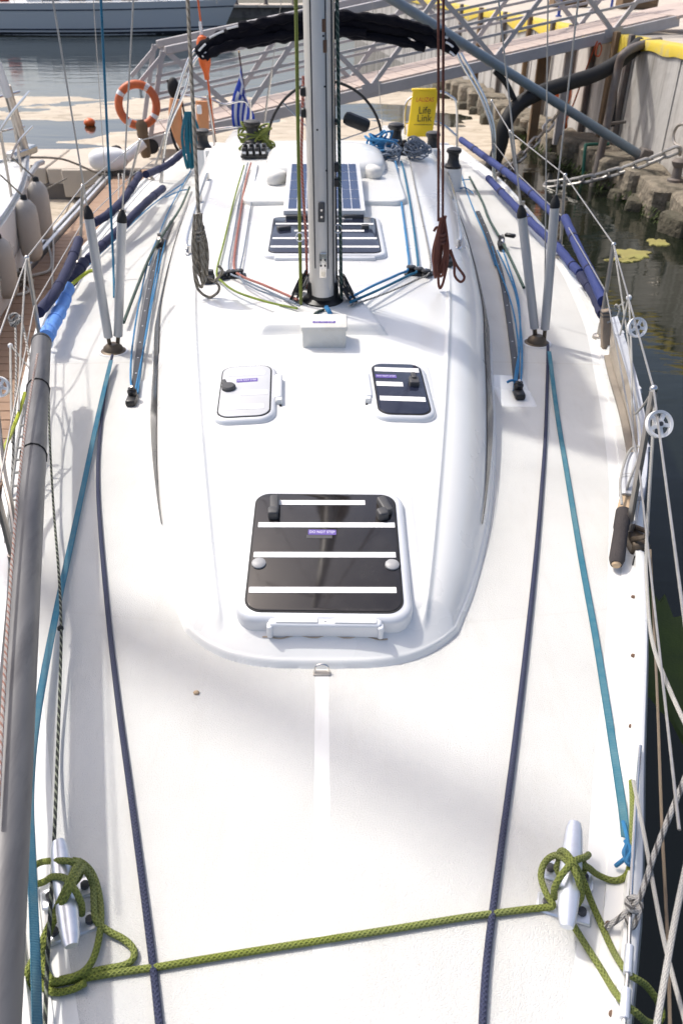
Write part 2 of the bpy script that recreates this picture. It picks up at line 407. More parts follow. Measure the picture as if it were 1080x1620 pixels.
def tread_material():
    m, nt, p = nodes_of("tread_mesh")
    N = nt.nodes
    uv = N.new("ShaderNodeUVMap")
    sp = N.new("ShaderNodeSeparateXYZ"); link(nt, uv.outputs[0], sp.inputs[0])
    a = math_node(nt, 'SINE', math_node(nt, 'ADD', math_node(nt, 'MULTIPLY', sp.outputs[1], 2 * math.pi / .03), math_node(nt, 'MULTIPLY', sp.outputs[0], 14)))
    c = N.new("ShaderNodeMix"); c.data_type = 'RGBA'
    c.inputs[6].default_value = (.30, .25, .19, 1); c.inputs[7].default_value = (.50, .44, .36, 1)
    link(nt, math_node(nt, 'GREATER_THAN', a, -.3), c.inputs[0]); link(nt, c.outputs[2], p.inputs["Base Color"])
    p.inputs["Roughness"].default_value = .75
    b = N.new("ShaderNodeBump"); b.inputs["Strength"].default_value = .8; b.inputs["Distance"].default_value = .004
    link(nt, a, b.inputs["Height"]); link(nt, b.outputs[0], p.inputs["Normal"])
    MATS["tread_mesh"] = m
tread_material()

# ------------------------------------------------------------------ mesh helpers
class MB:
    """collects faces of one mesh (world coordinates)"""
    def __init__(self):
        self.v = []; self.f = []; self.uv = []
    def add(self, vs, fs, uvs=None):
        b = len(self.v)
        self.v += [Vector(x) for x in vs]
        for k, f in enumerate(fs):
            self.f.append([i + b for i in f])
            self.uv.append(uvs[k] if uvs else [(0, 0)] * len(f))
        return self
    def box(self, c, s, rot=None, bev=0.0, seg=1):
        bm = bmesh.new()
        bmesh.ops.create_cube(bm, size=1)
        for v in bm.verts:
            v.co = Vector((v.co.x * s[0], v.co.y * s[1], v.co.z * s[2]))
        if bev:
            bmesh.ops.bevel(bm, geom=list(bm.edges), offset=bev, segments=seg, affect='EDGES', profile=.5)
        Mx = (rot.to_4x4() if rot is not None else Matrix.Identity(4))
        Mx = Matrix.Translation(Vector(c)) @ Mx
        bm.verts.index_update()
        self.add([Mx @ v.co for v in bm.verts], [[v.index for v in f.verts] for f in bm.faces])
        bm.free()
        return self
    def bar(self, a, b, w, h, up=(0, 0, 1), bev=0.0):
        a, b = Vector(a), Vector(b)
        y = (b - a); L = y.length; y.normalize()
        x = y.cross(Vector(up))
        if x.length < 1e-4: x = y.cross(Vector((1, 0, 0)))
        x.normalize(); z = x.cross(y)
        rot = Matrix((x, y, z)).transposed()
        return self.box((a + b) / 2, (w, L, h), rot, bev)
    def tube(self, pts, r, n=8, caps=True, closed=False):
        pts = [Vector(p) for p in pts]
        k = len(pts)
        rs = list(r) if isinstance(r, (list, tuple)) else [r] * k
        tans = []
        for i in range(k):
            if closed: t = pts[(i + 1) % k] - pts[i - 1]
            else: t = pts[min(i + 1, k - 1)] - pts[max(i - 1, 0)]
            if t.length < 1e-9: t = tans[-1] if tans else Vector((0, 0, 1))
            tans.append(t.normalized())
        ref = Vector((0, 0, 1)) if abs(tans[0].z) < .9 else Vector((1, 0, 0))
        nrm = tans[0].cross(ref).normalized()
        vs = []; dist = [0.0]
        for i in range(k):
            if i:
                nrm = nrm - tans[i] * nrm.dot(tans[i])
                if nrm.length < 1e-6: nrm = tans[i].cross(Vector((1, 0, 0)))
                nrm.normalize(); dist.append(dist[-1] + (pts[i] - pts[i - 1]).length)
            bn = tans[i].cross(nrm)
            for j in range(n):
                a = 2 * math.pi * j / n
                vs.append(pts[i] + (nrm * math.cos(a) + bn * math.sin(a)) * rs[i])
        fs, uvs = [], []
        for i in range(k if closed else k - 1):
            i2 = (i + 1) % k
            d0 = dist[i]; d1 = dist[i2] if i2 else dist[i] + (pts[0] - pts[i]).length
            for j in range(n):
                j2 = (j + 1) % n
                fs.append([i * n + j, i * n + j2, i2 * n + j2, i2 * n + j])
                uvs.append([(j / n, d0), ((j + 1) / n, d0), ((j + 1) / n, d1), (j / n, d1)])
        if caps and not closed:
            fs.append(list(range(n))[::-1]); uvs.append([(0, 0)] * n)
            fs.append([(k - 1) * n + j for j in range(n)]); uvs.append([(0, 0)] * n)
        return self.add(vs, fs, uvs)
    def ribbon(self, pts, w, t, up=None):
        """flat strap of width w and thickness t; up is a function or vector"""
        pts = [Vector(p) for p in pts]; k = len(pts)
        ws = w if isinstance(w, (list, tuple)) else [w] * k
        vs = []; d = 0; ds = []
        for i, p in enumerate(pts):
            tan = (pts[min(i + 1, k - 1)] - pts[max(i - 1, 0)]).normalized()
            u = Vector(up[i] if isinstance(up, list) else (up or (0, 0, 1)))
            s = tan.cross(u).normalized(); u2 = s.cross(tan).normalized()
            if i: d += (p - pts[i - 1]).length
            ds.append(d)
            for a, b in ((-1, -1), (1, -1), (1, 1), (-1, 1)):
                vs.append(p + s * a * ws[i] / 2 + u2 * b * t / 2)
        fs, uvs = [], []
        for i in range(k - 1):
            for j in range(4):
                j2 = (j + 1) % 4
                fs.append([i * 4 + j, i * 4 + j2, i * 4 + 4 + j2, i * 4 + 4 + j])
                ua, ub = ((0, 1), (1, 1), (1, 0), (0, 0))[j]
                uvs.append([(ua, ds[i]), (ub, ds[i]), (ub, ds[i + 1]), (ua, ds[i + 1])])
        fs += [[3, 2, 1, 0], [(k - 1) * 4 + j for j in range(4)]]; uvs += [[(0, 0)] * 4] * 2
        return self.add(vs, fs, uvs)
    def lathe(self, prof, o, axis=(0, 0, 1), n=20):
        ax = Vector(axis).normalized()
        x = ax.cross(Vector((0, 1, 0)) if abs(ax.y) < .9 else Vector((1, 0, 0))).normalized()
        y = ax.cross(x); o = Vector(o)
        vs, fs = [], []
        for (r, h) in prof:
            for j in range(n):
                a = 2 * math.pi * j / n
                vs.append(o + ax * h + (x * math.cos(a) + y * math.sin(a)) * max(r, 1e-5))
        for i in range(len(prof) - 1):
            for j in range(n):
                j2 = (j + 1) % n
                fs.append([i * n + j, i * n + j2, i * n + n + j2, i * n + n + j])
        fs.append(list(range(n))[::-1]); fs.append([(len(prof) - 1) * n + j for j in range(n)])
        return self.add(vs, fs)
    def slab(self, outline, Mx, h0, h1, ch=0.0, inner=None):
        """extruded outline (local xy) from h0 to h1 with a rounded upper edge"""
        n = len(outline)
        c = Vector((sum(p[0] for p in outline) / n, sum(p[1] for p in outline) / n))
        def ring(off, h):
            out = []
            for i in range(n):
                p = Vector(outline[i]); a = Vector(outline[i - 1]); b = Vector(outline[(i + 1) % n])
                t = (b - a).normalized(); nn = Vector((t.y, -t.x))
                q = p - nn * off
                out.append(Mx @ Vector((q.x, q.y, h)))
            return out
        layers = [ring(0, h0)]
        if ch:
            for k in range(4):
                a = math.pi / 2 * k / 3
                layers.append(ring(ch * (1 - math.cos(a)), h1 - ch + ch * math.sin(a)))
        else:
            layers.append(ring(0, h1))
        vs = [p for l in layers for p in l]
        fs = []
        for k in range(len(layers) - 1):
            for i in range(n):
                i2 = (i + 1) % n
                fs.append([k * n + i, k * n + i2, k * n + n + i2, k * n + n + i])
        fs.append(list(range(n))[::-1]); fs.append([(len(layers) - 1) * n + i for i in range(n)])
        return self.add(vs, fs)
    def grid(self, rows, closed_u=False):
        """rows: list of equally long lists of points"""
        m = len(rows); n = len(rows[0])
        vs = [p for r_ in rows for p in r_]
        fs = []
        for i in range(m - 1):
            for j in range(n if closed_u else n - 1):
                j2 = (j + 1) % n
                fs.append([i * n + j, i * n + j2, i * n + n + j2, i * n + n + j])
        return self.add(vs, fs)
    def ellipsoid(self, c, s, rot=None, nu=16, nv=10, e=1.0):
        rows = []
        Rm = rot if rot is not None else Matrix.Identity(3)
        sg = lambda x: (abs(x) ** e) * (1 if x >= 0 else -1)
        for i in range(nv + 1):
            a = -math.pi / 2 + math.pi * i / nv
            rows.append([Vector(c) + Rm @ Vector((s[0] * sg(math.cos(a)) * sg(math.cos(2 * math.pi * j / nu)), s[1] * sg(math.cos(a)) * sg(math.sin(2 * math.pi * j / nu)), s[2] * sg(math.sin(a)))) for j in range(nu)])
        return self.grid(rows, True)

def wpos(o):
    p = Vector((0, 0, 0))
    while o is not None:
        p += o.location; o = o.parent
    return p

def put(name, mb, material, parent=None, smooth=True, angle=38):
    """one mesh object; its origin sits at the middle of its foot"""
    vs = mb.v
    lo = Vector((min(v.x for v in vs), min(v.y for v in vs), min(v.z for v in vs)))
    hi = Vector((max(v.x for v in vs), max(v.y for v in vs), max(v.z for v in vs)))
    org = Vector(((lo.x + hi.x) / 2, (lo.y + hi.y) / 2, lo.z))
    me = bpy.data.meshes.new(name)
    me.from_pydata([v - org for v in vs], [], mb.f)
    uvl = me.uv_layers.new(name="UVMap")
    flat = [c for f in mb.uv for uv in f for c in uv]
    if len(flat) == len(uvl.data) * 2:
        uvl.data.foreach_set("uv", flat)
    me.materials.append(MATS[material])
    if smooth:
        me.shade_smooth()
        me.set_sharp_from_angle(angle=R(angle))
    me.update()
    o = bpy.data.objects.new(name, me)
    COL.objects.link(o)
    o.location = org - (wpos(parent) if parent else Vector((0, 0, 0)))
    o.parent = parent
    return o

def tag(o, label, cat, group=None):
    o["label"] = label; o["category"] = cat
    if group: o["group"] = group
    return o

def thing(name, loc, label, cat, group=None):
    o = bpy.data.objects.new(name, None)
    COL.objects.link(o); o.location = loc; o.empty_display_size = .2
    return tag(o, label, cat, group)

def structure(o):
    o["kind"] = "structure"; return o

def catmull(pts, n=8, closed=False):
    pts = [Vector(p) for p in pts]; k = len(pts); out = []
    rng = range(k) if closed else range(k - 1)
    for i in rng:
        if closed: p0, p1, p2, p3 = pts[i - 1], pts[i], pts[(i + 1) % k], pts[(i + 2) % k]
        else: p0, p1, p2, p3 = pts[max(i - 1, 0)], pts[i], pts[i + 1], pts[min(i + 2, k - 1)]
        for j in range(n):
            t = j / n
            out.append(.5 * ((2 * p1) + (p2 - p0) * t + (2 * p0 - 5 * p1 + 4 * p2 - p3) * t * t + (3 * p1 - p0 - 3 * p2 + p3) * t ** 3))
    if not closed: out.append(pts[-1])
    return out

def sag(a, b, s=.05, n=12):
    a, b = Vector(a), Vector(b)
    return [a.lerp(b, i / n) - Vector((0, 0, s * 4 * (i / n) * (1 - i / n))) for i in range(n + 1)]

def rrect(w, h, r, n=6):
    out = []
    for cx, cy, a0 in ((w / 2 - r, h / 2 - r, 0), (-w / 2 + r, h / 2 - r, 90), (-w / 2 + r, -h / 2 + r, 180), (w / 2 - r, -h / 2 + r, 270)):
        for i in range(n + 1):
            a = R(a0 + 90 * i / n)
            out.append((cx + r * math.cos(a), cy + r * math.sin(a)))
    return out

def text_mesh(name, body, size, Mx, material, parent, align='CENTER', xs=1.0, shear=0.0):
    cu = bpy.data.curves.new(name, 'FONT')
    cu.body = body; cu.size = size; cu.align_x = align; cu.align_y = 'CENTER'; cu.extrude = .0006; cu.shear = shear
    cu.resolution_u = 3
    tmp = bpy.data.objects.new(name + "_tmp", cu); COL.objects.link(tmp)
    dg = bpy.context.evaluated_depsgraph_get()
    me = bpy.data.meshes.new_from_object(tmp.evaluated_get(dg))
    bpy.data.objects.remove(tmp)
    m = MB()
    m.add([Mx @ Vector((v.co.x * xs, v.co.y, v.co.z)) for v in me.vertices], [list(p.vertices) for p in me.polygons])
    bpy.data.meshes.remove(me); bpy.data.curves.remove(cu)
    return put(name, m, material, parent, smooth=False)

# ------------------------------------------------------------------ where things stand
def lerp_table(tab, x):
    if x <= tab[0][0]: return tab[0][1]
    for (x0, y0), (x1, y1) in zip(tab, tab[1:]):
        if x <= x1:
            t = (x - x0) / (x1 - x0)
            return y0 + (y1 - y0) * t
    return tab[-1][1]

def smooth_table(tab):
    """monotone cubic through a table"""
    xs = [a for a, _ in tab]; ys = [b for _, b in tab]; n = len(xs)
    d = [(ys[i + 1] - ys[i]) / (xs[i + 1] - xs[i]) for i in range(n - 1)]
    m = [d[0]] + [0 if d[i - 1] * d[i] <= 0 else 2 * d[i - 1] * d[i] / (d[i - 1] + d[i]) for i in range(1, n - 1)] + [d[-1]]
    def f(x):
        if x <= xs[0]: return ys[0] + m[0] * (x - xs[0])
        if x >= xs[-1]: return ys[-1]
        for i in range(n - 1):
            if x <= xs[i + 1]:
                h = xs[i + 1] - xs[i]; t = (x - xs[i]) / h
                return ((1 + 2 * t) * (1 - t) ** 2 * ys[i] + t * (1 - t) ** 2 * h * m[i] + t * t * (3 - 2 * t) * ys[i + 1] + t * t * (t - 1) * h * m[i + 1])
    return f

beam = smooth_table([(-.55, .03), (-.3, .14), (0, .29), (.4, .46), (.83, .632), (1.08, .735), (1.54, .896), (2.08, 1.086), (2.45, 1.2), (3.12, 1.40), (4.23, 1.65), (5.25, 1.84), (6.7, 1.96), (8.9, 1.93), (10.6, 1.78), (11.4, 1.68)])
sheer = smooth_table([(-.6, 1.375), (.8, 1.345), (2, 1.305), (4.2, 1.25), (5.5, 1.22), (7.5, 1.2), (11.4, 1.2)])
roof_h = smooth_table([(1.86, 0.045), (1.98, .07), (2.58, .17), (3.1, .235), (3.6, .28), (4.2, .33), (5, .375), (6, .415), (7.5, .455), (8.6, .475)])
roof_ws = smooth_table([(1.86, .30), (2.0, .33), (2.6, .435), (3.4, .56), (4.4, .70), (5.5, .82), (7, .92), (8.6, .98)])
roof_wb = smooth_table([(1.86, .40), (2.0, .44), (2.3, .555), (2.8, .70), (3.6, .86), (4.2, .95), (5, 1.07), (6.5, 1.18), (8.6, 1.24)])

def sstep(t):
    t = max(0, min(1, t)); return t * t * (3 - 2 * t)

def deck_z(x, y):
    b = max(beam(y), .05)
    return sheer(y) + .03 * (1 - min(1, abs(x) / b) ** 2)

LIP = .026
def roof_rise(x, y):
    """coachroof over the deck: a crisp lip round its foot, then slopes that meet in hips"""
    if y < 1.80 or y > 8.7: return 0.0
    ax = abs(x); ws, wb = roof_ws(y), roof_wb(y)
    yf = 1.872 + .16 * (ax / .44) ** 3.4
    dx, dy = wb - ax, y - yf
    d = min(dx, dy)
    if d <= 0: return 0.0
    lip = LIP * sstep(d / .016)
    ts = max(0, min(1, (dx - .02) / (wb - ws - .02))); tf = max(0, min(1, (dy - .02) / .13))
    side = (1 - (1 - ts) ** 2.3) ** .85
    front = (1 - (1 - tf) ** 1.5) ** .95
    crown = .03 * (1 - min(1, ax / wb) ** 2)
    body = (roof_h(y) - LIP) * min(side, front) + crown * min(side, front)
    if abs(ax - ws) < .05 and y > 1.99:
        body += .013 * math.exp(-((ax - ws) / .011) ** 2) * sstep((y - 1.99) / .06) * sstep((5.2 - y) / .8)
    return lip + max(0, body)

def surf_z(x, y):
    return deck_z(x, y) + roof_rise(x, y)

CAM = Vector((0, 0, CAM_Z))
FW = Vector((0, math.cos(PITCH), -math.sin(PITCH)))
UPV = Vector((0, math.sin(PITCH), math.cos(PITCH)))
def sight(u, v):
    """direction seen from where the photographer stood, used once to survey the place"""
    return FW + Vector((1, 0, 0)) * ((u - CX) / FPX) - UPV * ((v - CY) / FPX)
def at_z(u, v, z):
    d = sight(u, v); return CAM + d * ((z - CAM_Z) / d.z)
def at_y(u, v, y):
    d = sight(u, v); return CAM + d * (y / d.y)
def on(u, v, h=0.0):
    """point h above the deck or roof"""
    d = sight(u, v)
    lo, hi = .5, 25.0
    step = .04; t = lo
    while t < hi:
        p = CAM + d * t
        if p.z <= surf_z(p.x, p.y) + h: break
        t += step
    a, b = t - step, t
    for _ in range(18):
        m_ = (a + b) / 2; p = CAM + d * m_
        if p.z <= surf_z(p.x, p.y) + h: b = m_
        else: a = m_
    return CAM + d * b
def onz(x, y, h=0.0):
    return Vector((x, y, surf_z(x, y) + h))
def frame_at(x, y, rot=0.0, h=0.0):
    """matrix whose z is the surface normal"""
    e = .06
    dx = Vector((2 * e, 0, surf_z(x + e, y) - surf_z(x - e, y))).normalized()
    dy = Vector((0, 2 * e, surf_z(x, y + e) - surf_z(x, y - e))).normalized()
    nz_ = dx.cross(dy).normalized()
    yy = nz_.cross(dx).normalized()
    Mx = Matrix((dx, yy, nz_)).transposed().to_4x4()
    return Matrix.Translation(Vector((x, y, surf_z(x, y))) + nz_ * h) @ Mx @ Matrix.Rotation(rot, 4, 'Z')

# ------------------------------------------------------------------ the setting: water, scum, quay, pontoons
m = MB(); m.add([(-700, -300, 0), (700, -300, 0), (700, 1200, 0), (-700, 1200, 0)], [[0, 1, 2, 3]])
structure(put("water", m, "water", smooth=False))
m = MB(); m.add([(-700, -300, -6), (700, -300, -6), (700, 1200, -6), (-700, 1200, -6)], [[0, 1, 2, 3]])
structure(put("seabed", m, "ledge_face", smooth=False))

def wall_x(y): return 5.6 - .12 * (y - 12.5)

def scum_height(x, y):
    n = noise.fractal(Vector((x * .22, y * .42, 3.1)), .8, 2.1, 7)
    h = .05 + .115 * n
    if x < -1:                                                # open channel through the left field
        yc = 20.3 + .28 * (x + 8) + .9 * math.sin(x * .45)
        h -= .17 * math.exp(-((y - yc) / .95) ** 2)
        h -= .10 * math.exp(-(((x + 5.2) / .7) ** 2 + ((y - 18.0) / .45) ** 2))
    else:
        h -= .13 * math.exp(-(((x - 1.3) / 2.2) ** 2 + ((y - 23) / 1.6) ** 2))
        h += .03 * sstep((x - 1.5) / 2)
    h -= .25 * sstep((y - 24.5 + 1.4 * noise.noise(Vector((x * .4, 0, 9)))) / 3.5)
    h -= .3 * sstep((12.6 + max(0, x - 1.2) * 2.1 + 1.2 * noise.noise(Vector((x * .9, y * .5, 4))) - y) / 1.2)
    h -= .3 * sstep((-14 - x) / 5)
    return h
rows = []
NX, NY = 190, 150
for i in range(NY + 1):
    y = 11 + 18.5 * i / NY
    xr = wall_x(y) - .05
    rows.append([Vector((x, y, max(-.2, min(.05, scum_height(x, y))) + .004)) for x in [-20 + (xr + 20) * j / NX for j in range(NX + 1)]])
m = MB(); m.grid(rows)
o = put("sea_scum", m, "sea_scum"); o["kind"] = "stuff"
tag(o, "beige scum floating in mats on the harbour water behind the stern", "scum")

def mat_patch(name, c, rx, ry, material, label, cat, seed, z=.012, group=None):
    m = MB(); n = 40
    rings = []
    for k, fr in enumerate((1.0, .85, .5, .2)):
        row = []
        for i in range(n):
            a = 2 * math.pi * i / n
            q = 1 + .55 * noise.noise(Vector((math.cos(a) * 1.9, math.sin(a) * 1.9, seed))) + .32 * noise.noise(Vector((math.cos(a) * 5, math.sin(a) * 5, seed + 4)))
            row.append(Vector((c[0] + math.cos(a) * rx * q * fr, c[1] + math.sin(a) * ry * q * fr, (-.02 if k == 0 else z + .012 * noise.noise(Vector((i, k, seed)))))))
        rings.append(row)
    m.grid(rings, True)
    b = len(m.v) - n
    m.f.append([b + i for i in range(n)]); m.uv.append([(0, 0)] * n)
    return tag(put(name, m, material), label, cat, group)
for k, (u, v, rx, ry, mt, lb) in enumerate([
        (1000, 402, .24, .22, "algae", "yellow weed patch with a tail floating on the dark water by the lifelines"),
        (1038, 384, .15, .16, "algae", "small round yellow weed patch floating near the mossy ledge"),
        (985, 412, .2, .1, "algae", "narrow strip of yellow weed floating closest to the sleeved lifelines"),
        ]):
    p = at_z(u, v, 0)
    mat_patch("floating_weed", p, rx, ry, mt, lb, "weed", 11.3 * k + 2)
p = at_z(1062, 1040, 0)
o = mat_patch("underwater_growth", p, .28, .75, "weed", "brown green weed growth in the dark water beside the bow", "weed", 77.0, z=.015)

# --- quay wall
def wp(y, z, out=0.0): return Vector((wall_x(y) - out, y, z))
t = thing("quay_wall", wp(14, 0), "streaked grey concrete quay wall with yellow painted top edge", "wall")
YS = [4.5, 7.0, 9.4, 11.9, 14.05, 15.6, 18.0, 20.6, 23.4, 26.4, 30, 34, 39, 46]
WTOP = 2.07
for i in range(len(YS) - 1):
    y0, y1 = YS[i] + .012, YS[i + 1] - .012
    m = MB()
    off = .012 * ((i * 7) % 3)
    A, B = wp(y0, 0, off), wp(y1, 0, off)
    dn = Vector((.7, .09, 0))
    vs = [A + Vector((0, 0, -1)), B + Vector((0, 0, -1)), B + Vector((0, 0, WTOP)), A + Vector((0, 0, WTOP))]
    vs += [p + dn for p in vs]
    m.add(vs, [[0, 3, 2, 1], [4, 5, 6, 7], [3, 7, 6, 2], [0, 1, 5, 4], [0, 4, 7, 3], [1, 2, 6, 5]])
    put("wall_panel", m, "quay_concrete", t, smooth=False)
m = MB()                                                       # painted coping, uneven lower edge
for y0, y1 in ((4.5, 10.5), (10.55, 12.6), (12.65, 18.5), (18.55, 46)):
    rows = []
    n = 26
    for i in range(n + 1):
        y = y0 + (y1 - y0) * i / n
        drop = .13 + .07 * noise.noise(Vector((y * 2.3, 1, 0))) + (.16 if random.random() < .14 else 0)
        rows.append([wp(y, WTOP - drop, .042), wp(y, WTOP - .01, .045), wp(y, WTOP + .022, .03), wp(y, WTOP + .03, -.22), wp(y, WTOP + .004, -.34)])
    m.grid(rows)
put("yellow_edge", m, "yellow_paint", t)
m = MB()
m.add([wp(4.5, WTOP + .004, -.25), wp(46, WTOP + .004, -.25), Vector((30, 46, WTOP + .004)), Vector((30, 4.5, WTOP + .004))], [[0, 3, 2, 1]])
structure(put("quay_pavement", m, "concrete_walkway", smooth=False))
# --- rubble ledge at the wall's foot
led = thing("stone_ledge", wp(9, 0, .4), "weedy rubble stone ledge along the foot of the quay wall", "ledge")
random.seed(21)
def stone_mesh(m, c, s, rz):
    rows = []
    for i in range(9):
        a = -math.pi / 2 + math.pi * i / 8
        row = []
        for j in range(16):
            b = 2 * math.pi * j / 16
            sg = lambda x: (abs(x) ** .33) * (1 if x >= 0 else -1)
            q = Vector((sg(math.cos(a)) * sg(math.cos(b)), sg(math.cos(a)) * sg(math.sin(b)), sg(math.sin(a))))
            q = q * (1 + .10 * noise.noise(q * 1.3 + Vector(c) * 3.7) + .07 * noise.noise(q * 3.5 + Vector(c) * 5.1))
            q = Matrix.Rotation(rz, 3, 'Z') @ Vector((q.x * s[0], q.y * s[1], q.z * s[2]))
            row.append(Vector(c) + q)
        rows.append(row)
    m.grid(rows, True)
y = 6.0
while y < 27:
    L = random.uniform(.45, 1.0)
    c = wp(y + L / 2, .19 + random.uniform(-.03, .05), .32 + random.uniform(-.03, .05))
    m = MB(); stone_mesh(m, c, (.36, L / 2 * 1.02, .25), -.12 + random.uniform(-.05, .05))
    put("stone", m, "rubble_stone", led, angle=24)
    if random.random() < .75:
        c = wp(y + L * random.uniform(.2, .8), .02 + random.uniform(-.08, .10), .70 + random.uniform(-.08, .10))
        m = MB(); stone_mesh(m, c, (random.uniform(.12, .2), random.uniform(.14, .3), random.uniform(.12, .22)), random.uniform(-.5, .5))
        put("stone", m, "ledge_face", led, angle=24)
    y += L
m = MB()
m.add([wp(5.5, -1, .62), wp(27, -1, .62), wp(27, .26, .6), wp(5.5, .26, .6), wp(27, .3, -.05), wp(5.5, .3, -.05)], [[3, 2, 1, 0], [5, 4, 2, 3]])
put("ledge_core", m, "ledge_face", led, smooth=False)
# weed tufts at the waterline
m = MB()
for k in range(900):
    y = random.uniform(7, 20)
    b = wp(y, random.uniform(.0, .2), .72 + random.uniform(-.06, .08))
    h = random.uniform(.03, .10); a = random.uniform(0, 6.28)
    d = Vector((math.cos(a), math.sin(a), 0)) * h * .5
    m.add([b - d * .4, b + d * .4, b + Vector((-.05, 0, -h)) + d * .2], [[0, 1, 2]])
o = put("weed_fringe", m, "weed", led, smooth=False); o["kind"] = "stuff"

# --- bent mooring hooks on the wall
def wall_hook(y, z, s, label):
    o = wp(y, z, .02)
    t = thing("mooring_hook", o, label, "hook", "iron hooks on the quay wall")
    m = MB(); m.box(wp(y - .12 * s, z, .05), (.05, .09 * s, .62 * s), Matrix.Rotation(.13, 3, 'Z'), .012)
    put("back_plate", m, "steel_dull", t)
    pts = [wp(y - .10 * s, z + .20 * s, .08), wp(y + .06 * s, z + .22 * s, .12), wp(y + .22 * s, z + .15 * s, .15), wp(y + .27 * s, z, .16), wp(y + .2 * s, z - .13 * s, .15), wp(y + .04 * s, z - .17 * s, .12), wp(y - .02 * s, z - .24 * s, .11), wp(y + .02 * s, z - .33 * s, .1)]
    m = MB(); m.tube(catmull(pts, 6), .028 * s, 8)
    put("hook_bar", m, "steel_dull", t)
    return t
wall_hook(13.3, .98, .78, "curled iron mooring hook on the wall above the taut pale chain")
wall_hook(18.6, 1.0, .8, "curled iron mooring hook on the wall behind the orange buoy")

# --- posts, pipes and struts by the wall
def pipe(name, pts, r, material, label, cat, group=None, n=10, k=8):
    m = MB(); m.tube(catmull(pts, k) if len(pts) > 2 else pts, r, n)
    return tag(put(name, m, material), label, cat, group)
st0, st1 = at_z(1012, 246, .52), at_y(600, -14, 14.2)
t = thing("stand_off_strut", st0, "long blue grey steel strut sloping down to the foot of the wall", "strut")
m = MB(); m.tube([st0, st1], .07, 16); put("strut_tube", m, "grey_paint_pole", t)
m = MB(); m.box(st0 + Vector((.06, 0, -.02)), (.2, .2, .25), Matrix.Rotation(.3, 3, 'Y'), .02); put("bracket", m, "rusty_pipe", t)
a, b, c = at_y(1012, 72, 15.3), at_y(985, 84, 14.9), at_y(936, 300, 14.6)
pipe("steel_pipe", [a + Vector((.35, .1, .05)), a, b + Vector((.03, 0, 0)), b + Vector((-.04, 0, -.2)), b.lerp(c, .5), c, c + (c - b).normalized() * .5], .068, "rusty_pipe", "bent grey steel pipe leaning from under the gangway to the ledge", "pipe")
pipe("steel_pipe", [at_y(976, 95, 15.3), at_y(968, 200, 15.3)], .04, "black_rubber", "thin black upright pipe against the wall recess", "pipe")
pipe("steel_pipe", [at_y(960, 196, 14.9), at_y(988, 193, 15.1)], .025, "rusty_pipe", "short rusty peg sticking out of the wall recess", "pipe")
pipe("water_pipe", [at_y(962, 228, 15.4), at_y(930, 229, 15.2), at_y(925, 236, 15.1), at_y(921, 290, 15.0)], .028, "green_pipe", "thin green pipe bent down over the ledge edge", "pipe")
hose = [at_y(1010, 70, 15.6), at_y(985, 92, 15.2), at_y(945, 116, 14.9), at_y(890, 134, 14.6), at_y(845, 150, 14.4), at_y(815, 170, 14.3), at_y(798, 198, 14.2), at_y(790, 232, 14.2), at_y(778, 262, 14.2), at_y(758, 292, 14.2), at_y(742, 320, 14.2)]
pipe("rubber_hose", hose, .115, "black_rubber", "thick black rubber hose drooping from the gangway head to the water", "hose", n=14)
pipe("rubber_strap", [at_y(782, 112, 14.3), at_y(800, 132, 14.3), at_y(812, 156, 14.3)], .045, "black_rubber", "short black rubber strap joining the strut to the drooping hose", "strap")
for k, (y, wd) in enumerate(((26.5, .11), (24.6, .2), (22.6, .12), (20.8, .12), (19.4, .12), (18.2, .16), (17.2, .12), (16.3, .2), (15.7, .12))):
    m = MB(); m.box(wp(y, 1.2, .08), (.1, wd * .7, 1.9), Matrix.Rotation(.13, 3, 'Z'), .015)
    tag(put("fender_post", m, "brown_wood_post" if k % 2 else "rusty_pipe"), "dark upright fender post bolted to the concrete face behind the gangway", "post", "fender posts on the quay wall")
for k, (u, v, mt, lb) in enumerate(((857, 95, "brown_wood_post", "brown timber post under the gangway beam"), (900, 92, "gangway_paint", "pale steel post under the gangway beam behind the orange buoy"))):
    p = at_y(u, v, 16.9)
    m = MB(); m.box((p.x, p.y, p.z - .6), (.16, .12, 1.7), None, .012)
    tag(put("support_post", m, mt), lb, "post")
# things standing on the quay
for (x, y, c, s, lb) in ((8.3, 25.5, "brown_wood_post", (.9, .6, .45), "brown wooden crate on the quay beside the gangway head"), (6.75, 26.5, "brown_wood_post", (.9, .6, .4), "dark wooden crate on the quay farther from the gangway head")):
    t = thing("wooden_crate", (x, y, WTOP), lb, "crate")
    for q in range(4):
        m = MB(); m.box((x, y - s[1] / 2, WTOP + .04 + s[2] * (q + .5) / 4), (s[0], .025, s[2] / 4 - .01), None, .004); put("slat", m, c, t)
    for sx in (-1, 1):
        m = MB(); m.box((x + sx * s[0] / 2, y, WTOP + .04 + s[2] / 2), (.03, s[1], s[2]), None, .004); put("side", m, c, t)
    m = MB(); m.box((x, y + s[1] / 2, WTOP + .04 + s[2] / 2), (s[0], .025, s[2]), None, .004); put("back", m, c, t)
    m = MB(); m.box((x, y, WTOP + .03), (s[0], s[1], .03), None, .004); put("bottom", m, c, t)
for (x, y, lb) in ((5.3, 21.5, "blue steel post on the quay edge beside the yellow paint"), (7.5, 25.0, "thin blue post on the quay farther along the yellow edge")):
    m = MB(); m.lathe([(.07, 0), (.07, .03), (.035, .035), (.035, .8), (.045, .82), (.02, .86)], (x, y, WTOP + .03), n=12)
    tag(put("quay_post", m, "blue_paint"), lb, "post")

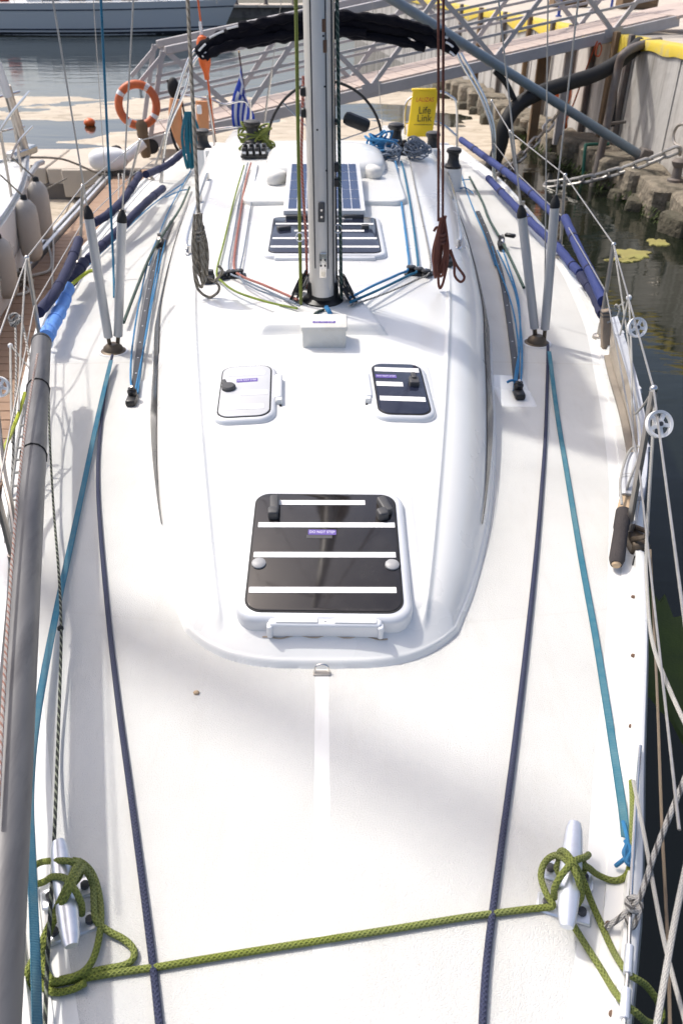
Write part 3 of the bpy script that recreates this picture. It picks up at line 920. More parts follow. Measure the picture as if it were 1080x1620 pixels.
# --- chains
def chain(a, b, sagm, link_l, r, material, label, group):
    pts = sag(a, b, sagm, 60)
    t = thing("mooring_chain", a, label, "chain", group)
    L = sum((pts[i + 1] - pts[i]).length for i in range(60)); n = max(3, int(L / (link_l * .78)))
    for k in range(n):
        f = (k + .5) / n * 60; i = min(59, int(f)); p = pts[i].lerp(pts[i + 1], f - i); d = (pts[i + 1] - pts[i]).normalized()
        x = d.cross(Vector((0, 0, 1))).normalized(); z = x.cross(d)
        side = (x * .8 + z * .6).normalized() if k % 2 else (z * .8 - x * .6).normalized()
        loop = []
        hw = link_l * .30
        for q in range(14):
            an = 2 * math.pi * q / 14
            loop.append(p + d * (math.cos(an) * hw * .8 + (link_l * .5 - hw * .8) * (1 if math.cos(an) > 0 else -1)) + side * math.sin(an) * hw * .8)
        m = MB(); m.tube(loop, r, 6, closed=True)
        put("link", m, material, t)
    return t
chain(wp(13.3, .82, .14), at_z(862, 292, .02), .10, .26, .026, "galvanised", "pale galvanised chain stretched from the wall hook towards the yacht", "mooring chains")
chain(at_z(884, 176, .9), at_z(784, 278, .02), .12, .25, .024, "steel_dull", "dark rusty chain slanting across the scum below the orange buoy", "mooring chains")
m = MB(); m.lathe([(.12, 0), (.12, .04), (.075, .06), (.065, .2), (.10, .25), (.11, .29), (.06, .33)], (wp(12.9, 0, .3).x, 12.9, .43), n=16)
tag(put("bollard", m, "rusty_pipe"), "squat dark iron bollard on the ledge under the curled hook", "bollard")

# orange buoy hung on the wall with its rope
bp_ = at_y(886, 150, 17.5)
t = thing("mooring_buoy", bp_, "round orange buoy hanging against the quay wall under the gangway", "buoy")
m = MB(); m.ellipsoid(bp_, (.21, .21, .23)); put("float", m, "orange_plastic", t)
m = MB(); m.tube(catmull([bp_ + Vector((-.02, 0, .18)), bp_ + Vector((-.05, -.03, .27)), bp_ + Vector((.04, -.02, .3)), bp_ + Vector((.03, 0, .18))], 6), .02, 8); put("handle", m, "rope_yellow", t)
pipe("red_rope", [at_y(944, 66, 16.2), at_y(930, 100, 16.8), at_y(905, 168, 17.1), at_y(893, 195, 17.1)], .014, "rope_orange", "orange rope slanting down the wall from the gangway to the buoy", "rope")
lp = at_y(946, 78, 16.2)
pipe("rope_loop", [lp + Vector((0, 0, .1)), lp + Vector((.05, 0, .02)), lp + Vector((.03, 0, -.1)), lp + Vector((-.03, 0, -.08)), lp + Vector((-.03, 0, .04)), lp + Vector((0, 0, .1))], .012, "rope_orange", "small orange rope loop tied under the gangway beam", "rope")
pipe("red_cloth", [at_y(893, 178, 17.0), at_y(890, 190, 16.9), at_y(894, 203, 16.9)], [.05, .05, .05, .05, .05, .055, .06, .06, .06, .06, .06, .06, .06, .055, .05, .04, .03][:17], "orange_plastic", "crumpled orange float end hanging just below the round buoy", "float")
pp = at_z(765, 135, .03)
mat_patch("foam_patch", pp, .35, .5, "white_plastic", "round white foam patch on the scum near the gangway", "foam", 31.0, z=.06)

# --- timber finger pontoon
def pont_x(y): return -3.06 - .015 * (y - 7.6)
pt = thing("finger_pontoon", (-2.4, 8.8, 0), "brown plank finger pontoon between the two moored yachts", "pontoon")
y = 4.2; PZ = .5
random.seed(5)
while y < 13.4:
    w = .138
    x0, x1 = pont_x(y) + .05, -1.98
    m = MB()
    m.box(((x0 + x1) / 2, y + w / 2, PZ - .014 + random.uniform(-.0015, .0015)), (x1 - x0, w - .009, .028), None, .003)
    put("plank", m, "composite_plank", pt)
    y += w
for off, h in ((0, .035), (.085, .03)):
    m = MB(); m.bar((pont_x(4.2) - off, 4.2, PZ - .02 + h / 2), (pont_x(13.4) - off, 13.4, PZ - .02 + h / 2), .05, .09, bev=.008)
    put("edge_rail", m, "aluminium", pt)
m = MB(); m.bar((-2.5, 4.22, .2), (-2.55, 13.3, .2), .9, .5); put("float_body", m, "pontoon_side", pt)
# cross walkway
cw = thing("walkway_pontoon", (-6, 14.2, 0), "pale concrete walkway pontoon across the end of the plank pontoon", "pontoon")
for k in range(7):
    m = MB(); m.box((-1.35 - 1.95 * k, 14.3, .37), (1.93, 1.55, .26), None, .02); put("slab", m, "concrete_walkway", cw)
m = MB(); m.box((-7.2, 13.62, .12), (13.4, .2, .3)); put("float_beam", m, "pontoon_side", cw)
m = MB(); m.box((-3.55, 13.42, .3), (.9, .06, .4), None, .01); put("fascia", m, "concrete_walkway", cw)

# --- far pontoon beyond the water
fp = thing("far_breakwater", (-10, 62, 0), "long low breakwater with a pale top far across the water", "breakwater")
for k in range(12):
    m = MB(); m.box((-62 + 6.1 * k, 63, .62), (6.06, 2.4, .16), None, .02); put("cap_slab", m, "concrete_walkway", fp)
m = MB(); m.box((-28, 63.1, .2), (74, 2.2, .7)); put("base", m, "pontoon_side", fp)
for x in (-5.5, -3.6, -1.8):
    m = MB(); m.lathe([(.18, 0), (.12, .1), (.1, .35), (.2, .45), (.1, .55)], (x, 62.2, .7), n=12)
    tag(put("bollard", m, "rusty_pipe"), "tiny dark bollard on the far breakwater", "bollard", "bollards on the far breakwater")

# --- gangway
G0, G1 = Vector((-2.75, 14.3, .80)), Vector((6.1, 16.8, 2.32))
gd = (G1 - G0); GL = gd.length; gd.normalize()
gs = Vector((0, 0, 1)).cross(gd).normalized()                  # towards the far side
gu = gd.cross(gs)
gu = -gu if gu.z < 0 else gu
def gp(t, side, h): return G0 + gd * (t * GL) + gs * (1.15 * side) + Vector((0, 0, h))
gw = thing("gangway", G0, "pale grey truss gangway ramp rising from the pontoon to the quay", "gangway")
for s in (0, 1):
    m = MB(); m.bar(gp(-.01, s, -.07), gp(1.02, s, -.07), .07, .17, bev=.006); put("side_beam", m, "gangway_paint", gw)
    m = MB(); m.bar(gp(.04, s, 1.16), gp(1.0, s, 1.16), .09, .11, bev=.008); put("handrail", m, "gangway_paint", gw)
    for h in (.36, .60, .84):
        m = MB(); m.bar(gp(.02, s, h), gp(1.0, s, h), .03, .04); put("mid_rail", m, "gangway_paint", gw)
    NB = 4
    m = MB(); m.bar(gp(0.0, s, 0), gp(.035, s, 1.16), .07, .07); put("end_post", m, "gangway_paint", gw)
    m = MB(); m.bar(gp(-.012, s, .78), gp(.04, s, 1.14), .07, .06); put("end_post", m, "gangway_paint", gw)
    for k in range(NB):
        t0 = .045 + .955 * k / NB; t1 = .045 + .955 * (k + 1) / NB
        tm = (t0 + t1) / 2
        m = MB(); m.bar(gp(t0, s, 1.12), gp(tm, s, .0), .05, .07); put("diagonal", m, "gangway_paint", gw)
        m = MB(); m.bar(gp(t1, s, 1.12), gp(tm, s, .0), .05, .07); put("diagonal", m, "gangway_paint", gw)
        m = MB(); m.box(gp(tm, s, -.01) - gs * .04 * (1 if s == 0 else -1), (.34, .012, .15), Matrix((gd, gs, gu)).transposed(), .002); put("gusset", m, "gangway_paint", gw)
n = 34
for k in range(n):
    t0 = (k + .5) / n
    m = MB(); m.box(gp(t0, .5, .03), (GL / n - .012, 1.06, .03), Matrix((gd, gs, gu)).transposed(), .004)
    put("deck_board", m, "gangway_deck", gw)
m = MB(); m.box(gp(1.06, .5, .0), (.9, 1.3, .05), Matrix((gd, gs, gu)).transposed(), .006); put("landing_plate", m, "gangway_deck", gw)
for k in range(2):
    m = MB(); m.lathe([(.10, -.05), (.12, -.03), (.12, .03), (.10, .05)], gp(0, k, -.12), axis=gs, n=16); put("roller", m, "black_rubber", gw)

# lifebuoy hung on the near rail
lb0 = at_y(218, 166, 14.0)
t = thing("lifebuoy", lb0, "orange ring lifebuoy with white bands hung on the gangway end", "lifebuoy")
ax = Vector((.18, -.95, .12)).normalized(); e1 = ax.cross(Vector((0, 0, 1))).normalized(); e2 = e1.cross(ax)
def ring_pts(c, r, a0, a1, n): return [c + (e1 * math.cos(a0 + (a1 - a0) * i / n) + e2 * math.sin(a0 + (a1 - a0) * i / n)) * r for i in range(n + 1)]
m = MB(); m.tube(ring_pts(lb0, .285, 0, 2 * math.pi, 40)[:-1], .062, 12, closed=True); put("ring", m, "buoy_red", t)
for k in range(4):
    a = k * math.pi / 2 + .5
    m = MB(); m.tube(ring_pts(lb0, .285, a, a + .2, 6), .0635, 12); put("band", m, "faded_tape", t)
pipe("brown_cover", [at_y(222, 190, 13.9), at_y(227, 215, 13.85), at_y(232, 250, 13.8)], [.05, .06, .075, .09, .09, .09, .085, .08, .08, .08, .08, .08, .08, .08, .08, .07, .05], "brown_wood_post", "brown cloth cover hanging below the ring lifebuoy", "cover")
# white float at the gangway foot
wf = at_z(172, 252, .72)
t = thing("white_float", wf, "large white rounded float lying at the foot of the gangway", "float")
m = MB(); m.ellipsoid(wf, (.29, .19, .16), Matrix.Rotation(.15, 3, 'Z'), 20, 12, .8); put("float_body", m, "white_plastic", t)
m = MB(); m.tube([wf + Vector((.24, .0, .02)), wf + Vector((.52, .15, .2))], [.09, .07], 12); put("neck", m, "white_plastic", t)
m = MB(); m.box(wf + Vector((.12, .1, -.2)), (.6, .3, .06), None, .01); put("cradle", m, "pontoon_side", t)
for k, (u, v, lb) in enumerate(((184, 236, "dark round knob on the big white float"),)):
    m = MB(); m.ellipsoid(at_z(u, v, .62), (.09, .07, .06)); tag(put("dark_knob", m, "black_rubber"), lb, "knob")
p = at_z(142, 194, .06)
m = MB(); m.ellipsoid(p, (.13, .13, .1)); tag(put("small_buoy", m, "orange_plastic"), "small orange buoy floating half sunk in the beige scum", "buoy")
# black cable bundle on the gangway
cb = at_y(279, 160, 13.5)
t = thing("cable_bundle", cb, "black cable bundle hanging from the gangway rails", "cable")
for k in range(5):
    dx = .03 * (k - 2)
    m = MB(); m.tube(catmull([cb + Vector((-.04 + dx, 0, .28)), cb + Vector((.02 + dx, -.03, .05)), cb + Vector((.0 + dx * 2, 0, -.3)), cb + Vector((.06 + dx * 2, -.04, -.62)), cb + Vector((.15 + dx, 0, -.8))], 6), .022 - .002 * k, 7); put("strand", m, "black_rubber", t)
m = MB(); m.ellipsoid(cb + Vector((-.02, -.02, .18)), (.09, .08, .14)); put("coil_head", m, "black_rubber", t)

# ------------------------------------------------------------------ other boats
def hull_rows(L, B, ztop, zbot, bow_rake=.9, n=26, full=.55, fine=1.7):
    """stations from stern (0) to bow (1) in local coordinates x along, y across"""
    rows = []
    for i in range(n + 1):
        t = i / n
        hb = B / 2 * (1 - max(0, (t - .42) / .58) ** fine) * (.80 + .20 * math.sin(min(1, t / .42) * math.pi / 2))
        row = []
        for j in range(9):
            q = j / 8
            z = zbot + (ztop + .12 * t * t - zbot) * q
            wy = hb * (.80 + .20 * q ** .6)
            x = t * L - (1 - q) * bow_rake * (t ** 4)
            row.append((x, wy, z))
        rows.append(row)
    return rows
def place_hull(name_root, rows, Mx, material, parent, band=None):
    for sd in (1, -1):
        m = MB(); m.grid([[Mx @ Vector((x, sd * y_, z)) for x, y_, z in r_] for r_ in rows])
        put("hull_side", m, material, parent)
    m = MB()
    m.grid([[Mx @ Vector((r_[-1][0], r_[-1][1] * k, r_[-1][2] + .04 * (1 - k * k))) for k in (-1, -.6, -.2, .2, .6, 1)] for r_ in rows])
    put("deck", m, "gelcoat", parent)
    m = MB(); r0 = rows[0]
    m.grid([[Mx @ Vector((x, y_, z)) for x, y_, z in r0], [Mx @ Vector((x, -y_, z)) for x, y_, z in r0]])
    put("transom", m, material, parent)
    for q0, q1, mt, nm in (band or []):
        for sd in (1, -1):
            m = MB()
            rr = []
            for r_ in rows:
                def pick(q):
                    f = q * 8; i = min(7, int(f)); a = Vector(r_[i]).lerp(Vector(r_[i + 1]), f - i); return a
                a, b = pick(q0), pick(q1)
                rr.append([Mx @ Vector((a.x, sd * (a.y + .012), a.z)), Mx @ Vector((b.x, sd * (b.y + .012), b.z))])
            m.grid(rr); put(nm, m, mt, parent)
# far boat lying side on
fb = thing("far_sailboat", (-11, 49, 0), "large grey white sailboat moored far across the water", "boat")
Mf = Matrix.Translation((-16.9, 49.0, 0)) @ Matrix.Rotation(R(1.5), 4, 'Z')
rows = hull_rows(12.6, 3.9, 1.36, -.3, 1.0)
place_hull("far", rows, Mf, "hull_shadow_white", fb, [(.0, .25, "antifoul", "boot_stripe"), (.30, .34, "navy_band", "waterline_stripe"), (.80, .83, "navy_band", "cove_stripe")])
m = MB(); m.slab([(2.2, -.95), (8.6, -.8), (9.4, -.4), (9.4, .4), (8.6, .8), (2.2, .95)], Mf, 1.32, 1.8, .12); put("cabin", m, "gelcoat", fb)
for k in range(4):
    m = MB(); m.box(Mf @ Vector((3.4 + 1.3 * k, -.93 + .02 * k, 1.52)), (.85, .03, .16), Matrix.Rotation(R(1.5), 3, 'Z'), .02); put("window", m, "smoked_acrylic", fb)
for k in range(9):
    x = .4 + 1.4 * k
    hb = rows[int(x / 12.6 * 26)][-1][1]
    m = MB(); m.tube([Mf @ Vector((x, -hb + .06, 1.28)), Mf @ Vector((x, -hb + .06, 1.9))], .015, 6); put("stanchion", m, "steel", fb)
m = MB(); m.tube([Mf @ Vector((.4 + 1.4 * k, -rows[int((.4 + 1.4 * k) / 12.6 * 26)][-1][1] + .06, 1.88)) for k in range(9)], .008, 5); put("lifeline", m, "wire", fb)
m = MB(); m.tube([Mf @ Vector((7.2, 0, 1.7)), Mf @ Vector((7.1, 0, 16))], .09, 10); put("mast", m, "mast_alu", fb)
m = MB(); m.ellipsoid(Mf @ Vector((1.0, -.7, 1.6)), (.35, .25, .3)); tag(put("deck_bag", m, "red_paint"), "red bundle on the stern of the far sailboat", "bag")

# neighbour berthed on the other side of the plank pontoon
nb = thing("neighbour_sailboat", (-4.6, 5.5, 0), "white neighbouring sailboat with its bow towards the walkway pontoon", "boat")
NBOW = at_z(47, 250, 1.28)
ang = math.atan2(.94, .20)
Mn = Matrix.Translation((NBOW.x, NBOW.y, 0)) @ Matrix.Rotation(ang, 4, 'Z') @ Matrix.Translation((-10.4, 0, 0))
rows = hull_rows(10.4, 3.3, 1.16, -.3, .75, fine=2.0)
place_hull("nb", rows, Mn, "hull_white", nb, [(.0, .22, "navy_band", "boot_stripe"), (.73, .745, "grey_plastic", "cove_stripe")])
def nedge(x, side, inset=.07):
    i = min(25, int(x / 10.4 * 26)); f = x / 10.4 * 26 - i
    a = Vector(rows[i][-1]).lerp(Vector(rows[min(26, i + 1)][-1]), f)
    return Mn @ Vector((x, side * max(0, a.y - inset), a.z))
for sd in (1, -1):
    m = MB(); m.tube([nedge(10.4 * k / 40, sd, .04) + Vector((0, 0, .03)) for k in range(41)], .022, 6); put("toe_rail", m, "aluminium", nb)
pul = []
for sd in (1, -1):
    m = MB(); m.tube(catmull([nedge(8.7, sd) + Vector((0, 0, .6)), nedge(9.6, sd, .04) + Vector((0, 0, .62)), Mn @ Vector((10.55, sd * .06, 1.95))], 6), .0145, 7); put("pulpit_rail", m, "steel", nb)
    m = MB(); m.tube(catmull([nedge(9.0, sd) + Vector((0, 0, .3)), nedge(9.7, sd, .04) + Vector((0, 0, .32)), Mn @ Vector((10.5, sd * .05, 1.6))], 6), .012, 7); put("pulpit_rail", m, "steel", nb)
    for x in (8.7, 9.7):
        m = MB(); m.tube([nedge(x, sd), nedge(x, sd, .05) + Vector((0, 0, .61))], .0145, 7); put("pulpit_leg", m, "steel_dull", nb)
    for x in (2.6, 4.6, 6.6):
        m = MB(); m.tube([nedge(x, sd), nedge(x, sd) + Vector((0, 0, .62))], .013, 7); put("stanchion", m, "steel_dull", nb)
    m = MB(); m.tube([nedge(x, sd) + Vector((0, 0, .6)) for x in (2.6, 4.6, 6.6, 8.7)], .005, 5); put("lifeline", m, "wire", nb)
m = MB(); m.tube([Mn @ Vector((10.35, 0, 1.3)), Mn @ Vector((10.2, 0, 2.05))], .05, 10); put("furling_drum", m, "steel_dull", nb)
m = MB(); m.tube([Mn @ Vector((10.2, 0, 1.95)), Mn @ Vector((6.6, 0, 13.2))], [.05, .03], 10); put("furled_headsail", m, "gelcoat_grey", nb)
m = MB(); m.box(Mn @ Vector((10.3, .02, 1.36)), (.5, .14, .09), Matrix.Rotation(ang, 3, 'Z'), .02); put("bow_roller", m, "steel", nb)
m = MB(); m.slab([(2.0, -.95), (6.6, -.75), (7.6, -.35), (7.6, .35), (6.6, .75), (2.0, .95)], Mn, 1.15, 1.62, .1); put("cabin", m, "gelcoat", nb)
m = MB(); m.tube([Mn @ Vector((4.85, 0, 1.5)), Mn @ Vector((4.8, 0, 15))], .07, 12); put("mast", m, "mast_alu", nb)
m = MB(); m.tube([Mn @ Vector((4.7, 0, 2.5)), Mn @ Vector((.9, 0, 2.55))], .07, 10); put("boom", m, "mast_alu", nb)
m = MB(); m.tube([Mn @ Vector((4.7 - 3.8 * k / 12, 0, 2.72)) for k in range(13)], [.1, .2, .2, .19, .19, .18, .17, .16, .15, .14, .13, .12, .06], 10); put("sail_cover", m, "navy_fabric", nb)
m = MB(); m.tube([Mn @ Vector((4.74, 0, 2.9)), Mn @ Vector((4.69, 0, 13.8))], .05, 10); put("sail_luff", m, "gelcoat_grey", nb)
m = MB(); m.tube([Mn @ Vector((10.5, -.1, 1.22)), Mn @ Vector((10.2, -.2, 1.26)), Mn @ Vector((9.6, -.4, 1.24))], .03, 8); put("bow_cheek", m, "white_tube", nb)

# fenders hanging along the neighbour's side
def fender(u, v, yv, h, r, label, hang):
    c = at_y(u, v, yv)
    t = thing("fender", c - Vector((0, 0, h / 2)), label, "fender", "fenders along the neighbouring sailboat")
    m = MB(); m.lathe([(.02, -h * .5), (r * .6, -h * .47), (r * .92, -h * .38), (r, -h * .25), (r, h * .25), (r * .92, h * .38), (r * .55, h * .47), (.03, h * .5)], c, axis=(.05, -.03, 1), n=20); put("body", m, "fender_vinyl", t)
    m = MB(); m.lathe([(.035, h * .48), (.03, h * .55), (.02, h * .57)], c, axis=(.05, -.03, 1), n=10); put("eye", m, "black_rubber", t)
    m = MB(); m.tube(catmull([c + Vector((.02, 0, h * .52)), c.lerp(hang, .5) + Vector((0, 0, h * .28)), hang], 5), .008, 6); put("lanyard", m, "rope_dirty", t)
    return t
fender(64, 333, 9.0, .60, .108, "beige fender closest to the neighbour's bow above dark water", nedge(9.1, -1) + Vector((0, 0, .3)))
fender(46, 365, 8.2, .60, .108, "scuffed beige fender hanging second from the neighbour's bow", nedge(8.4, -1) + Vector((0, 0, .3)))
fender(6, 425, 7.35, .55, .108, "round ended beige fender half hidden low on the neighbour's side", nedge(7.4, -1) + Vector((0, 0, .3)))

# mooring lines across the plank pontoon
pipe("mooring_line", [nedge(10.2, -1) + Vector((0, 0, .05)), at_z(100, 252, .95), at_z(150, 272, .62), at_z(170, 276, .56)], .014, "rope_dirty", "grey mooring line sagging from the neighbour's bow to the walkway", "rope")
pipe("mooring_line", [at_z(50, 262, 1.2), at_z(56, 340, .8), at_z(40, 400, .62), at_z(20, 428, .54)], .012, "rope_dirty", "slack rope running from the neighbour's bow past its fenders", "rope")
pipe("mooring_line", [at_z(106, 282, .55), at_z(72, 300, .5), at_z(50, 312, .6)], .010, "rope_dirty", "short rope from the walkway corner to the neighbour's hull", "rope")
pipe("mooring_line", [at_z(104, 338, .52), at_z(120, 308, .54), at_z(150, 290, .56)], .009, "rope_tan", "thin brown rope lying along the inner rail of the plank pontoon", "rope")
q = [(90, 365), (78, 366), (74, 378), (80, 400), (82, 415), (78, 428), (60, 434), (50, 436)]
pipe("dock_line", [at_z(u, v, PZ + .02) for u, v in q], .014, "rope_white", "white dock line looped over the pontoon rail onto the planks", "rope")
q = [(84, 366), (85, 400), (83, 440), (84, 460)]
pipe("dock_line", [at_z(u, v, PZ + .03) for u, v in q], .011, "rope_white", "white rope end lying straight across the brown planks", "rope")
t = thing("rope_tangle", at_z(15, 435, PZ), "tangled heap of dirty white rope on the pontoon edge", "rope")
random.seed(3)
for k in range(4):
    c = at_z(16 + 4 * k, 436 + 4 * k, PZ + .06)
    pts = [c + Vector((math.cos(a) * random.uniform(.06, .16), math.sin(a) * random.uniform(.06, .2), random.uniform(-.03, .09))) for a in [i * .9 for i in range(12)]]
    m = MB(); m.tube(catmull(pts, 5), .014, 6); put("rope_loop", m, "rope_dirty", t)
q = [(35, 450), (44, 456), (44, 462), (25, 466), (10, 460), (15, 450)]
pipe("dock_line", [at_z(u, v, PZ + .02) for u, v in q], .013, "rope_white", "white rope bight beside the tangled heap on the pontoon", "rope")
for k, (u0, v0, u1, v1) in enumerate(((188, 275, 184, 350), (194, 275, 197, 352))):
    pipe("hanging_line", [at_z(u0, v0, .9), at_z((u0 + u1) / 2 + 2, (v0 + v1) / 2, .7), at_z(u1, v1, .55)], .009, "rope_white", ("pale cord hanging straight down onto the planks near the white float", "second pale cord beside the straight one near the white float")[k], "rope")

# ------------------------------------------------------------------ the yacht
ya = thing("sailing_yacht", (0, 5.5, 0), "large white sailing yacht with dark hatches, mast and green rope across its bow", "yacht")

# deck
NU = 40
ys = [-.55 + 11.95 * i / 170 for i in range(171)]
m = MB(); edge = []
rows = []
for y in ys:
    b = beam(y)
    row = []
    for j in range(-NU, NU + 1):
        t_ = j / NU
        x = b * (1 - (1 - abs(t_)) ** 1.15) * (1 if t_ >= 0 else -1)
        row.append(Vector((x, y, deck_z(x, y)))); edge.append(b - abs(x))
    rows.append(row)
m.grid(rows)
deck = put("deck", m, "deck_nonskid", ya)
at_ = deck.data.attributes.new("edge", 'FLOAT', 'POINT'); at_.data.foreach_set("value", edge)

# hull
for sd in (1, -1):
    m = MB(); rows = []
    for y in ys[::2]:
        b = beam(y); z = sheer(y)
        rows.append([Vector((sd * b * k, y + (.35 * (1 - q) if y < 2 else 0) * max(0, (2 - y) / 2.5), z * q - .25 * (1 - q))) for q, k in ((1, 1), (.93, 1.0), (.6, .97), (.25, .90), (0, .82))])
    m.grid(rows); put("hull_side", m, "hull_white", ya)
m = MB(); m.box((0, 11.42, .65), (3.3, .08, 1.15), None, .03); put("transom", m, "hull_white", ya)

# coachroof
m = MB(); rows = []
yy = [1.85 + .30 * i / 60 for i in range(61)] + [2.15 + 6.45 * i / 130 for i in range(1, 131)]
for y in yy:
    ws, wb = roof_ws(y), roof_wb(y)
    xs = [(ws - .04) * k / 22 for k in range(22)] + [ws - .04 + .08 * k / 18 for k in range(18)]
    xs += [ws + .04 + (wb - .04 - ws - .04) * k / 20 for k in range(20)] + [wb - .04 + .052 * k / 14 for k in range(15)]
    xs = [-x for x in xs[:0:-1]] + xs
    rows.append([Vector((x, y, deck_z(x, y) + roof_rise(x, y) - (.004 if roof_rise(x, y) < .002 else 0))) for x in xs])
m.grid(rows)
put("coachroof", m, "gelcoat", ya, angle=50)
# aft bulkhead, coamings and cockpit
m = MB(); m.box((0, 8.62, 1.25), (2.3, .05, .82), None, .02); put("bulkhead", m, "gelcoat", ya)
for sd in (-1, 1):
    rows = []
    for i in range(25):
        y = 8.4 + 2.7 * i / 24
        h = .40 * (1 - .35 * i / 24)
        prof = [(.70, -.02), (.71, h * .8), (.76, h), (.92, h * .97), (1.10, h * .78), (1.22, .25 * h), (1.26, -.02)]
        rows.append([Vector((sd * x, y, deck_z(x, y) + z)) for x, z in prof])
    m = MB(); m.grid(rows); put("coaming", m, "gelcoat", ya)
m = MB(); m.box((0, 9.9, 1.24), (1.36, 2.4, .05), None, .01); put("cockpit_sole", m, "gelcoat_grey", ya)

# toe rails
for sd in (-1, 1):
    rows = []
    for i in range(150):
        y = -.3 + 11.5 * i / 149
        b = beam(y); z = deck_z(b, y)
        rows.append([Vector((sd * (b - dx), y, z + dz)) for dx, dz in ((.075, .003), (.072, .011), (.03, .013), (.026, .036), (.008, .038), (-.008, .03), (-.012, -.03))])
    m = MB(); m.grid(rows); put("toe_rail", m, "gelcoat", ya)
    m = MB(); m.tube([Vector((sd * (beam(y) + .012), y, deck_z(beam(y), y) - .02)) for y in [-.2 + 11.3 * i / 90 for i in range(91)]], .012, 6); put("rub_rail", m, "aluminium", ya)
for (u, v) in ((1001, 944), (1001, 1037), (998, 1149), (968, 1604), (962, 1462)):
    p = on(u, v, .014); m = MB(); m.lathe([(.008, -.01), (.008, .002), (.003, .004)], p, n=8); put("screw", m, "rust", ya)

# side window strips on the coachroof
for sd in (-1, 1):
    rows = []
    n = 90
    for i in range(n + 1):
        y = 2.62 + 5.2 * i / n
        ws, wb = roof_ws(y), roof_wb(y)
        wd = .02 + .13 * sstep((y - 2.6) / 1.1) + .10 * sstep((y - 4.4) / 1.2)
        if y > 7.2: wd *= max(.1, 1 - (y - 7.2) / .6)
        row = []
        for k in (0, .5, 1):
            tt = .83 + (k - .5) * wd
            x = ws + (wb - ws) * tt
            z = deck_z(x, y) + roof_rise(x, y)
            row.append(Vector((sd * (x + .005), y, z + .003)))
        rows.append(row)
    m = MB(); m.grid(rows); put("side_window", m, "black_strip", ya)
# moulded plinths under the hatches and the mast
def raised_pad(name, inside, box, h, soft=.03, material="gelcoat", nx=44, ny=44):
    """a moulded step that follows the surface; inside(x, y) is the signed depth in metres"""
    x0, x1, y0, y1 = box
    rows = []
    for i in range(ny + 1):
        y = y0 + (y1 - y0) * i / ny
        rows.append([onz(x, y, -.004 + (h + .004) * sstep((inside(x, y) + .004) / soft)) for x in [x0 + (x1 - x0) * j / nx for j in range(nx + 1)]])
    m = MB(); m.grid(rows); return put(name, m, material, ya, angle=60)
def rr_depth(xc, yc, w, l, r):
    def f(x, y):
        dx = abs(x - xc) - (w / 2 - r); dy = abs(y - yc) - (l / 2 - r)
        return r - math.hypot(max(dx, 0), max(dy, 0)) - min(0, max(dx, dy)) * 0 if max(dx, dy) > 0 else r - max(dx, dy)
    return f
def plinth(x0, x1, y0, y1, h, r):
    e = .02
    return raised_pad("plinth", rr_depth((x0 + x1) / 2, (y0 + y1) / 2, x1 - x0, y1 - y0, r), (x0 - e, x1 + e, y0 - e, y1 + e), h)

DN = "DO NOT STEP"
def hatch(name, uvs, w, l, frame_w, pane_mat, label):
    """framed opening hatch; uvs = (centre x, centre y)"""
    x, y = uvs[0], uvs[1]; rot = uvs[2] if len(uvs) > 2 else 0
    Mx = frame_at(x, y, rot, -.009)
    m = MB(); m.slab(rrect(w, l, .075, 8), Mx, -.04, .034, .022)
    h = put(name, m, "hatch_frame", ya); h["label"] = label
    m = MB(); m.slab(rrect(w - 2 * frame_w + .012, l - 2 * frame_w + .012, .056, 8), Mx, .030, .0362, .001); put("gasket", m, "black_rubber", h)
    m = MB(); m.slab(rrect(w - 2 * frame_w, l - 2 * frame_w, .052, 8), Mx, .032, .0385, .002); put("pane", m, pane_mat, h)
    return h, Mx
def on_hatch(h, Mx, name, x, y, w, l, h0, h1, material, rot=0, ch=.0, r=None):
    m = MB(); Q = Mx @ Matrix.Translation((x, y, 0)) @ Matrix.Rotation(rot, 4, 'Z')
    m.slab(rrect(w, l, r if r else max(min(w, l) * .08, min(ch * 1.4, min(w, l) * .45)), 4), Q, h0, h1, ch); return put(name, m, material, h)

# big foredeck hatch
plinth(-.33, .35, 2.02, 2.70, .007, .1)
h, Mx = hatch("hatch", (.010, 2.285, -.012), .575, .64, .036, "smoked_acrylic", "large dark foredeck hatch with four white tape strips")
for (x, y, w) in ((-.015, .238, .32), (.005, .118, .485), (.0, -.032, .485), (-.005, -.195, .482)):
    on_hatch(h, Mx, "tape_strip", x, y, w, .026, .0385, .0398, "white_tape", rot=.012)
for x, y, ro in ((-.185, .215, .05), (.215, .215, .35)):
    on_hatch(h, Mx, "handle", x, y, .034, .085, .038, .062, "charcoal_plastic", ro, .007)
    on_hatch(h, Mx, "handle_grip", x - .01 * math.sin(ro) * 3, y - .05, .038, .04, .038, .070, "charcoal_plastic", ro, .007)
for x in (-.222, .228):
    m = MB(); m.lathe([(.024, .036), (.024, .044), (.018, .049), (.004, .050)], Mx @ Vector((x, -.078, 0)), axis=Mx.to_3x3() @ Vector((0, 0, 1)), n=18); put("stud", m, "grey_plastic", h)
on_hatch(h, Mx, "sticker", -.01, .080, .098, .026, .0385, .0396, "label_purple")
text_mesh("sticker_lettering", DN, .017, Mx @ Matrix.Translation((-.01, .080, .0399)) @ Matrix.Rotation(math.pi, 4, 'Z') @ Matrix.Rotation(math.pi, 4, 'Z'), "lettering_white", h, xs=.82)
on_hatch(h, Mx, "torn_sticker", -.02, .058, .09, .016, .0385, .0391, "charcoal_plastic")
on_hatch(h, Mx, "hinge_bar", .005, -.325, .36, .034, -.02, .034, "hatch_frame", 0, .010)
for x in (-.085, .1):
    on_hatch(h, Mx, "hinge_plate", x, -.322, .135, .022, .02, .0385, "gelcoat", 0, .003)
